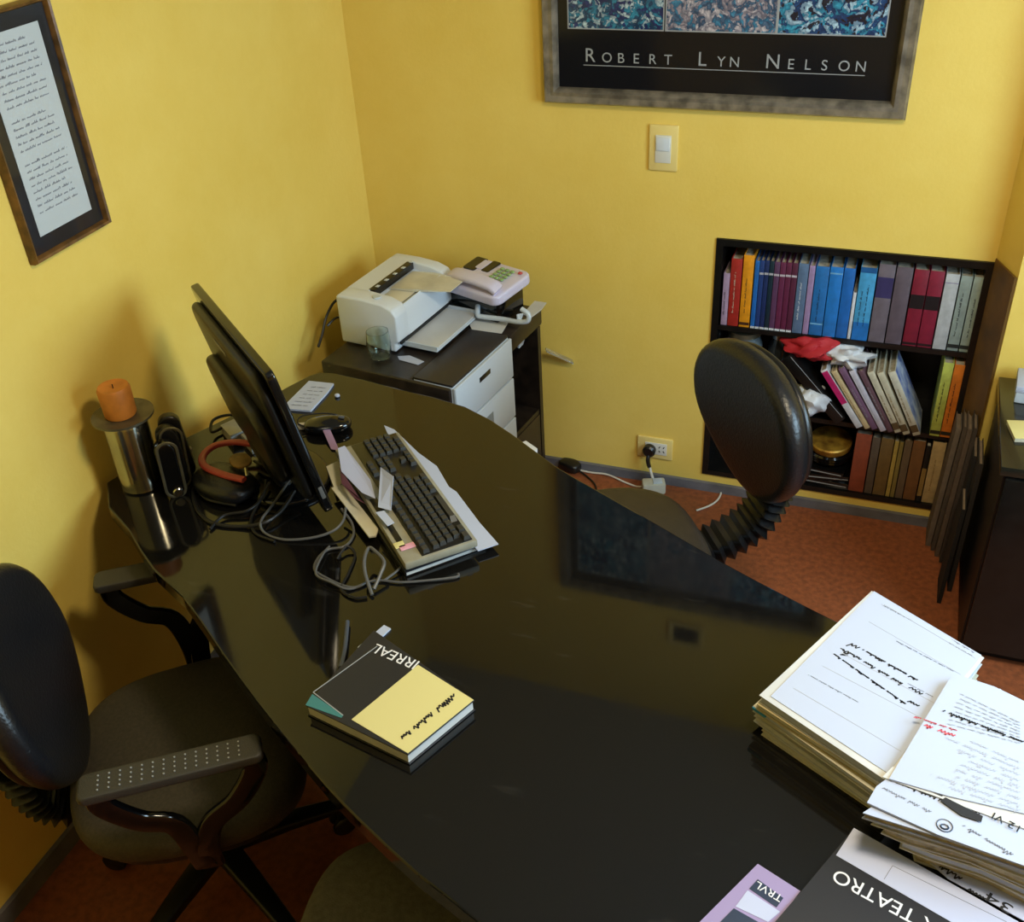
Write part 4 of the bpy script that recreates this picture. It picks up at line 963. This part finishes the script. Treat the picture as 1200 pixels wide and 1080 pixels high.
mb = MB(); mb.prism([L2(*p) for p in ((366, 813), (402, 838), (400, 841), (358, 826))], .0241, .0246); obj('cover_print', mb, mat('teal_print', (60, 120, 120), .5), t, False)
mb = MB()
for a, b in (((367, 811), (442, 757)), ((367, 811), (402, 838))):
    mb.sweep([Vector((*L2(*a), .0245)), Vector((*L2(*b), .0245))], rrect(.0018, .0006, .0002))
obj('silver_line', mb, M['silver_ink'], t, False)
o_ = Vector((c.x, c.y, NB))
a, b = at(492, 775, NB + .0243), at(442, 754, NB + .0243)
text('cover_lettering', 'IRREAL', M['white_ink'], t, flat_frame(a, b, o_), .030, (b - a).length, .0002)
rnd = random.Random(5); mb = MB(); a, b = at(531, 812, NB + .0251), at(470, 862, NB + .0251)
scribble(mb, (b - a).length, .012, flat_frame(a, b, o_), rnd, w=.0013); obj('handwriting', mb, M['ink'], yl, False)
t2, c2, zb2 = sheet([(419, 758), (450, 732), (458, 736), (428, 764)], DZ + .004, .003, M['paper'], 'paper_strip', 'narrow white paper strip beside the black notebook', 'paper')
mb = MB(); mb.tube([at(407, 728, .758), at(404, 760, .758), at(399, 782, .758)], .0042, 10, 3); pn = single('pen', mb, mat('grey_blue_pen', (64, 70, 80), .3), 'dark grey-blue pen lying beside the black notebook', 'pen')

# ---- case files on the right
fa = [at(*p, .835) for p in ((1022, 690), (1154, 768), (1042, 914), (890, 812))]
fc = sum(fa, Vector()) / 4; fl = [Vector((p.x - fc.x, p.y - fc.y, 0)) for p in fa]
def rotp(v, a): return Vector((v.x * math.cos(a) - v.y * math.sin(a), v.x * math.sin(a) + v.y * math.cos(a), 0))
files = [  # thickness, cover material, page material, label, angle, scale
    (.012, M['cream'], M['paper2'], 'cream case file, lowest of the left pile on the desk', 1.0, .985, (.006, -.004)),
    (.013, M['paper2'], M['paper2'], 'off-white case file, second from the bottom of the left pile', -1.6, .99, (-.004, .002)),
    (.012, M['cream'], M['paper2'], 'pale cream case file in the middle of the left pile', .6, .985, (.003, .003)),
    (.012, M['cream'], M['paper'], 'case file with pale blue corner tab in the upper half of the left pile', -1.0, 1.0, (-.006, .0)),
    (.012, M['manila'], M['paper2'], 'yellowish case file just below the top one of the left pile', 1.4, 1.0, (-.004, .001)),
    (.016, M['paper2'], M['paper'], 'white case file with printed form on top of the left pile', 0, 1.0, (0, 0)),
]
z = DZ + .0008
for i, (th, cm, pm, lab, an, sc, off) in enumerate(files):
    t = thing('case_file', lab, 'file', (fc.x + off[0], fc.y + off[1], z), R(an), 'case files in the left pile')
    q = [v * sc for v in fl]
    mb = MB(); mb.prism([(v.x, v.y) for v in q], 0, .0016); mb.prism([(v.x, v.y) for v in q], th - .0016, th); obj('cover', mb, cm, t, False)
    mb = MB(); mb.prism([(v.x * .975, v.y * .98) for v in q], .0016, th - .0016); obj('pages', mb, pm, t, False)
    if i == 3:
        v0 = q[3]; mb = MB(); mb.prism([(v0.x - .001 + dx, v0.y - .001 + dy) for dx, dy in ((0, 0), (.022, -.012), (.028, 0), (.006, .012))], th - .006, th - .0012); obj('corner_tab', mb, M['blue'], t, False)
    ztop = z + th; z += th + .0006
# printed form on the top file
o_ = Vector((fc.x, fc.y, ztop - th)); zt = ztop + .0014
mb = MB(); q = [at(p[0], p[1], ztop) for p in ((1024, 693), (1150, 768), (1040, 906), (903, 816))]
mb.prism([(p.x - o_.x, p.y - o_.y) for p in q], th + .0002, th + .0012); fs = obj('form_sheet', mb, M['paper'], t, False)
def frame(p, q_, z): return flat_frame(at(p[0], p[1], z), at(q_[0], q_[1], z), o_)
rnd = random.Random(21)
mbf, mbi, mbg = MB(), MB(), MB()
def rule(mb, p, q_, w=.0004, z=None):
    z = z or zt; mb.sweep([at(*p, z) - o_, at(*q_, z) - o_], rrect(w * 2, .0003, .0001))
for a, b in (((1143, 771), (1036, 708)), ((1126, 790), (1018, 728)), ((1096, 824), (985, 764)), ((1082, 842), (964, 780)), ((1056, 880), (930, 806))): rule(mbf, a, b)
for k, (a, b) in enumerate((((1068, 726), (1034, 708)), ((1140, 768), (1112, 752)), ((1142, 764), (1116, 749)), ((1118, 786), (1050, 750)), ((1094, 816), (1064, 800)), ((1006, 822), (948, 790)))):
    mbg = MB(); scribble(mbg, (at(*b, zt) - at(*a, zt)).length, .0032, frame(a, b, zt), rnd, w=.0004); obj('printed_text', mbg, M['ink_grey'], fs, False)
for a, b, h in (((1076, 796), (1012, 760), .007), ((1058, 800), (994, 762), .009), ((1062, 824), (976, 764), .0055), ((1082, 812), (1068, 804), .012), ((1008, 758), (996, 752), .014), ((994, 768), (990, 760), .012), ((1078, 826), (1066, 820), .011)):
    scribble(mbi, (at(*b, zt) - at(*a, zt)).length, h, frame(a, b, zt), rnd, w=.0011)
obj('form_lines', mbf, M['ink_faint'], fs, False); obj('handwriting', mbi, M['ink'], fs, False)

# right pile
G2 = 'papers in the right pile'
def paper_pile(px, z, th, m, label, pages=None, name='case_file', cat='file', base=None):
    q = [at(p[0], p[1], z) for p in px]; c = sum(q, Vector()) / len(q); zb = z - th
    t = thing(name, label, cat, (c.x, c.y, zb), 0, G2); mb = MB()
    mb.prism([(p.x - c.x, p.y - c.y) for p in q], 0, th); obj('sheet', mb, m, t, False)
    return t, Vector((c.x, c.y, zb))
# lower files of the right pile start right of the left pile and step out towards the viewer
backs = [at(1252, 870, .835), at(1172, 806, .835), at(1072, 912, .835)]
lows = [  # top z, thickness, material, label, front outline in the photo
    (.771, .0195, M['paper2'], 'white case file, lowest of the right pile', [(1074, 999), (1112, 1013), (1160, 1030), (1250, 1078)]),
    (.788, .0160, M['cream'], 'creased cream file, second of the right pile', [(1056, 985), (1090, 999), (1150, 1018), (1250, 1064)]),
    (.805, .0160, M['paper2'], 'grey-white file in the middle of the right pile', [(1034, 968), (1064, 981), (1140, 1003), (1250, 1051)]),
    (.821, .0150, M['cream'], 'cream file with blue corner in the upper right pile', [(1022, 958), (1046, 966), (1120, 989), (1250, 1040)]),
    (.834, .0120, M['paper'], 'white printed file just below the letterhead sheet in the right pile', [(1011, 952), (1020, 955), (1100, 980), (1250, 1030)]),
]
for i, (z, th, cm, lab, fr_) in enumerate(lows):
    q = [at(p[0], p[1], z) for p in fr_] + backs; c = sum(q, Vector()) / len(q)
    t = thing('case_file', lab, 'file', (c.x, c.y, z - th), 0, G2)
    mb = MB(); mb.prism([(p.x - c.x, p.y - c.y) for p in q], th - .0022, th); mb.prism([(p.x - c.x, p.y - c.y) for p in q], 0, .0022); obj('cover', mb, cm, t, False)
    mb = MB(); mb.prism([((p.x - c.x) * .97, (p.y - c.y) * .97) for p in q], .0022, th - .0022); obj('pages', mb, M['paper'] if i % 2 else M['pages'], t, False)
    if i == 3:
        p = q[0] - c; mb = MB(); mb.prism([(p.x - .001, p.y + .003), (p.x + .003, p.y - .0015), (p.x + .022, p.y - .0045), (p.x + .026, p.y + .012)], th - .006, th + .0003); obj('corner_tab', mb, M['blue'], t, False)
z = .8346
z = max(z, DZ + .0008 + sum(f[0] + .0006 for f in files) + .0014)
ZP = z
t, o_ = paper_pile([(1027, 921), (1050, 904), (1235, 950), (1245, 1030), (1100, 978), (1016, 940)], ZP + .004, .003, M['paper'], 'white letterhead sheet with round emblem sticking out under the top sheet', name='letter_sheet', cat='paper')
zt = ZP + .0046; rnd = random.Random(31)
mbi = MB(); mbg = MB()
for a, b, h in (((1196, 966), (1120, 938), .008), ((1110, 938), (1042, 912), .006)):
    scribble(mbi, (at(*b, zt) - at(*a, zt)).length, h, flat_frame(at(*a, zt), at(*b, zt), o_), rnd, w=.0008)
obj('handwriting', mbi, M['ink'], t, False)
a, b = at(1092, 950, zt), at(1036, 922, zt); scribble(mbg, (b - a).length, .007, flat_frame(a, b, o_), rnd, w=.0005); obj('printed_text', mbg, M['ink_grey'], t, False); mbg = MB(); a, b = at(1188, 1000, zt), at(1130, 966, zt); scribble(mbg, (b - a).length, .008, flat_frame(a, b, o_), rnd, w=.0007); obj('printed_text', mbg, M['ink_grey'], t, False)
mb = MB(); p = at(1107, 967, zt) - o_
mb.tube([(p.x + .010 * math.cos(k), p.y + .010 * math.sin(k), p.z) for k in [i * math.pi / 8 for i in range(16)]], .0007, 5, 1, True); mb.tube([(p.x + .005 * math.cos(k), p.y - .002 + .004 * math.sin(k), p.z) for k in [i * math.pi / 4 for i in range(8)]], .0012, 5, 1, True); obj('round_emblem', mb, M['navy'], t, False)
t, o_ = paper_pile([(1034, 910), (1046, 898), (1240, 960), (1240, 985)], ZP + .0062, .0016, M['paper2'], 'white strip sheet with black bar peeking out under the top sheet', name='letter_sheet', cat='paper')
mb = MB(); zz = ZP + .0064
mb.prism([((at(*p, zz) - o_).x, (at(*p, zz) - o_).y) for p in ((1102, 938), (1108, 934), (1152, 956), (1150, 963), (1126, 955))], .0016, .0019); mb.prism([((at(*p, zz) - o_).x, (at(*p, zz) - o_).y) for p in ((1056, 913), (1058, 910), (1106, 930), (1104, 933))], .0016, .0019); obj('black_bar', mb, M['ink'], t, False)
a, b = at(1196, 968, zz + .0004), at(1162, 950, zz + .0004)
text('handwriting', '12 VI', M['ink'], t, flat_frame(a, b, o_), .016, (b - a).length * .9, .0002)
t, o_ = paper_pile([(1112, 796), (1128, 792), (1165, 804), (1235, 838), (1240, 962), (1110, 932), (1042, 912)], ZP + .0086, .002, M['paper'], 'white letter with red stamp on top of the right pile', name='letter_sheet', cat='paper')
zt = ZP + .0094; rnd = random.Random(41); mbi, mbg, mbr = MB(), MB(), MB()
for k in range(8):
    a, b = (1196, 846 + k * 3.4), (1126 - k * 2.2, 812 + k * 5); scribble(mbg, (at(*b, zt) - at(*a, zt)).length, .0036, flat_frame(at(*a, zt), at(*b, zt), o_), rnd, w=.00035)
for k in range(9):
    a, b = (1196, 892 + k * 7), (1100 - k * 5.4, 850 + k * 6.5); scribble(mbg, (at(*b, zt) - at(*a, zt)).length * rnd.uniform(.5, .95), .009, flat_frame(at(*a, zt), at(*b, zt), o_), rnd, w=.00035)
a, b = (1200, 868), (1108, 832); scribble(mbi, (at(*b, zt) - at(*a, zt)).length, .008, flat_frame(at(*a, zt), at(*b, zt), o_), rnd, w=.001)
a, b = (1120, 860), (1086, 848); scribble(mbr, (at(*b, zt) - at(*a, zt)).length, .011, flat_frame(at(*a, zt), at(*b, zt), o_), rnd, w=.0010)
scribble(mbr, .06, .005, flat_frame(at(1122, 855, zt), at(1086, 843, zt), o_), rnd, w=.0006)
obj('printed_text', mbg, M['ink_faint'], t, False); obj('handwriting', mbi, M['ink'], t, False); obj('red_stamp', mbr, M['red_ink'], t, False)

# theatre flyer, white sheet and lilac card at the bottom edge
FZ = DZ + .010
q = [at(*p, FZ) for p in ((1001, 968), (1012, 972), (1200, 1078), (1290, 1128), (1160, 1300), (900, 1110), (880, 1080))]
c = sum(q, Vector()) / len(q); o_ = Vector((c.x, c.y, DZ + .0032))
def fp(px, py, z=FZ): p = at(px, py, z) - o_; return (p.x, p.y)
t = thing('theatre_flyer', 'black flyer with white theatre lettering and lilac header on the desk', 'flyer', tuple(o_))
fly = [(1001, 968), (1205, 1084), (1110, 1240), (905, 1082), (936, 1046)]
mb = MB(); mb.prism([fp(*p) for p in fly], 0, .003); obj('flyer_sheet', mb, M['flyer_black'], t, False)
mb = MB(); mb.prism([fp(*p) for p in ((1001, 968), (1205, 1084), (1184, 1118), (980, 1000))], .0031, .0036); hd = obj('lilac_header', mb, M['lilac_pale'], t, False)
zz = o_.z + .0038
mb = MB()
for a, b in (((1046, 1014), (1180, 1080)), ((1046, 1014), (1036, 1030))): mb.sweep([at(*a, zz) - o_, at(*b, zz) - o_], rrect(.0007, .0003, .0001))
obj('form_box', mb, M['ink_grey'], hd, False)
a, b = at(1140, 1103, o_.z + .0033), at(981, 1018, o_.z + .0033)
text('flyer_lettering', 'MAX TEATRO', M['white_ink'], t, flat_frame(a, b, o_), .030, (b - a).length, .0002)
t, c, zb = sheet([(1078, 1000), (1111, 1029), (1235, 1098), (1290, 1050), (1200, 1012), (1100, 992)], DZ + .0088, .0012, M['lilac_pale'], 'paper_note', 'white note with black handwritten 34 between flyer and right pile', 'paper')
o2 = Vector((c.x, c.y, zb)); zz = DZ + .0092
a, b = at(1188, 1062, zz), at(1158, 1044, zz)
text('handwriting', '34', M['ink'], t, flat_frame(a, b, o2), .022, (b - a).length, .0002)
mb = MB(); rnd = random.Random(8)
for a, b in (((1156, 1052), (1136, 1040)), ((1128, 1028), (1104, 1012))): scribble(mb, (at(*b, zz) - at(*a, zz)).length, .010, flat_frame(at(*a, zz), at(*b, zz), o2), rnd, w=.001)
obj('handwriting', mb, M['ink'], t, False)
q = [at(*p, DZ + .002) for p in ((888, 1012), (938, 1044), (880, 1120), (800, 1100))]; c = sum(q, Vector()) / 4; o_ = Vector((c.x, c.y, DZ + .0006))
t = thing('lilac_card', 'lilac card with dark band at the near edge of the desk', 'card', tuple(o_))
mb = MB(); mb.prism([(p.x - c.x, p.y - c.y) for p in q], 0, .0018); obj('card_sheet', mb, M['lilac_card'], t, False)
def fp2(px, py): p = at(px, py, DZ + .0026); return (p.x - c.x, p.y - c.y)
mb = MB(); mb.prism([fp2(*p) for p in ((888, 1030), (918, 1052), (910, 1063), (878, 1041))], .0019, .0023); bd = obj('dark_band', mb, M['navy'], t, False)
a, b = at(918, 1050, DZ + .0031), at(888, 1032, DZ + .0031); text('card_lettering', 'TRVL', M['white_ink'], bd, flat_frame(a, b, o_), .016, (b - a).length, .0002)
mb = MB(); mb.prism([fp2(*p) for p in ((876, 1043), (914, 1068), (900, 1080), (862, 1062))], .0019, .0023); obj('pale_panel', mb, M['lilac_pale'], t, False)
mb = MB(); mb.prism([fp2(*p) for p in ((860, 1064), (892, 1082), (870, 1100), (838, 1086))], .0019, .0023); obj('dark_panel', mb, M['navy'], t, False)

# ---------------------------------------------------------------- chairs
def chair(name, label, loc, fwd, seat_m, back_m, arms=True, back_tilt=12, seat_z=.46, base_rot=0, bb=(.0, .0), hs=1.0, yaw=0):
    """office chair; local +y is forward"""
    rz = math.atan2(-fwd[0], fwd[1])
    t = thing(name, label, 'chair', (loc[0], loc[1], 0), rz)
    ol = superell(.235, .225, 3.0, 56, taper=.06)
    mb = MB(); mb.pillow(ol, .07, .03, .012, Matrix.Translation((0, 0, seat_z - .047)), rings=7)
    for v in mb.bm.verts:                                       # waterfall front edge
        if v.co.y > .12: v.co.z -= (v.co.y - .12) ** 2 * 2.2
    obj('seat', mb, seat_m, t, angle=60)
    mb = MB(); mb.pillow(superell(.215, .205, 3.0, 40, taper=.06), .028, .01, 0, Matrix.Translation((0, 0, seat_z - .092))); obj('seat_shell', mb, M['black_pl'], t)
    # backrest: outline in xz, face towards +y
    bo = []
    for k in range(56):
        a = 2 * math.pi * k / 56; c, s_ = math.cos(a), math.sin(a)
        x = .215 * math.copysign(abs(c) ** .82, c); zc = .225 * math.copysign(abs(s_) ** .9, s_)
        f = 1 + .10 * (zc / .225) - (.30 * max(0, -zc / .225) ** 1.6)
        bo.append((x * f * (.98), zc * hs))
    Mb = Matrix.Translation((0, -.255 + bb[0], seat_z + .345 + bb[1])) @ Matrix.Rotation(R(yaw), 4, 'Z') @ Matrix.Rotation(R(back_tilt), 4, 'X') @ Matrix.Rotation(R(-90), 4, 'X') @ Matrix.Scale(-1, 4, (0, 1, 0))
    mb = MB(); mb.pillow(bo, .062, .028, .008, None, rings=7, bend=.55); mb.move(Mb); bmesh.ops.recalc_face_normals(mb.bm, faces=mb.bm.faces[:]); obj('backrest', mb, back_m, t, angle=60)
    mb = MB(); mb.pillow([(x * .9, y * .92) for x, y in bo], .02, .008, 0, Matrix.Translation((0, 0, -.036)), bend=.55); mb.move(Mb); bmesh.ops.recalc_face_normals(mb.bm, faces=mb.bm.faces[:]); obj('back_shell', mb, M['black_pl'], t, angle=60)
    # ribbed bracket between seat and back
    path = catmull([(0, -.16, seat_z - .095), (0, -.25, seat_z - .085), (0, -.305 + bb[0] * .6, seat_z - .03), (0, -.325 + bb[0] * .9, seat_z + .06), (0, -.325 + bb[0], seat_z + .20 + bb[1])], 9)
    sc = [(1.0 if k % 2 == 0 else .80) for k in range(len(path))]
    sc = [(s_, s_ if s_ == 1 else .72) for s_ in sc]
    mb = MB(); mb.sweep(path, rrect(.105, .056, .016, 3), sc, up=(1, 0, 0)) if False else mb.sweep(path, [(b, a) for a, b in rrect(.128, .056, .016, 3)], sc, up=(1, 0, 0)); obj('ribbed_bracket', mb, M['black_pl'], t, angle=20)
    if arms:
        for s_ in (-1, 1):
            mb = MB(); xx = s_ * .272
            mb.pillow(rrect(.054, .30, .012), .018, .006, .001, Matrix.Translation((xx, .02, seat_z + .209))); pad = obj('armrest', mb, M['arm_pl'], t)
            mb = MB()
            for i in range(14):
                for j in range(4): mb.cyl((xx - .015 + j * .010, -.095 + i * .0175, seat_z + .2195), .0017, .0016, 6)
            if s_ == 1: obj('grip_dots', mb, M['silver_ink'], pad)
            else: mb.bm.free()
            sec = rrect(.042, .016, .006, 3)
            mb = MB(); mb.sweep(catmull([(xx, -.105, seat_z + .200), (xx, -.100, seat_z + .16), (xx, -.055, seat_z + .105), (xx, -.005, seat_z + .075), (xx, .015, seat_z + .0), (xx - s_ * .02, .02, seat_z - .075), (xx - s_ * .10, .02, seat_z - .10)], 5), sec, up=(1, 0, 0))
            mb.sweep(catmull([(xx, .145, seat_z + .200), (xx, .150, seat_z + .165), (xx, .11, seat_z + .10), (xx, .055, seat_z + .055), (xx, .035, seat_z - .01), (xx - s_ * .02, .03, seat_z - .078)], 5), sec, up=(1, 0, 0)); obj('arm_bracket', mb, M['black_gloss'], t, angle=30)
    mb = MB(); mb.lathe([(.0, .10), (.032, .10), (.032, .25), (.022, .25), (.022, seat_z - .10), (.06, seat_z - .10), (.07, seat_z - .085), (0, seat_z - .085)], n=24); obj('gas_column', mb, M['black_pl'], t)
    for k in range(5):
        a = base_rot + k * 2 * math.pi / 5; d = Vector((math.cos(a), math.sin(a), 0))
        mb = MB(); mb.sweep([d * .02 + Vector((0, 0, .115)), d * .15 + Vector((0, 0, .10)), d * .27 + Vector((0, 0, .078))], rrect(.056, .034, .01, 3), [1, .8, .6]); lg = obj('leg', mb, M['black_pl'], t)
        mb = MB(); p = d * .265; sd = Vector((-d.y, d.x, 0))
        for s2 in (-1, 1):
            cc = p + sd * (s2 * .017) + Vector((0, 0, .0275))
            mb.lathe([(0, -.008), (.022, -.008), (.027, -.004), (.027, .004), (.022, .008), (0, .008)], n=20, M=Matrix.Translation(cc) @ Matrix.Rotation(a + math.pi / 2, 4, 'Z') @ Matrix.Rotation(R(90), 4, 'Y'))
        mb.box(p + Vector((0, 0, .055)), (.02, .02, .045), .004, (0, 0, a)); obj('caster', mb, M['black_pl'], lg)
    return t
chair('office_chair', 'black office chair without armrests between desk and bookcase', (1.045, -.888), (-.84, -.54), M['seat_brown'], M['leather'], False, -6, .46, .3, (-.09, -.092), .88, 9)
chair('office_chair', 'black office chair with armrests at the left wall facing the desk', (.405, -1.735), (.81, .586), M['seat_fab'], M['leather'], True, 10, .46, .5, (.022, -.128), .95)
chair('visitor_chair', 'grey-olive seat tucked under the near edge of the desk', (1.045, -1.985), (-.12, .99), M['seat_grey'], M['seat_grey'], False, 16, .46, .2, (-.03, -.10), .8)
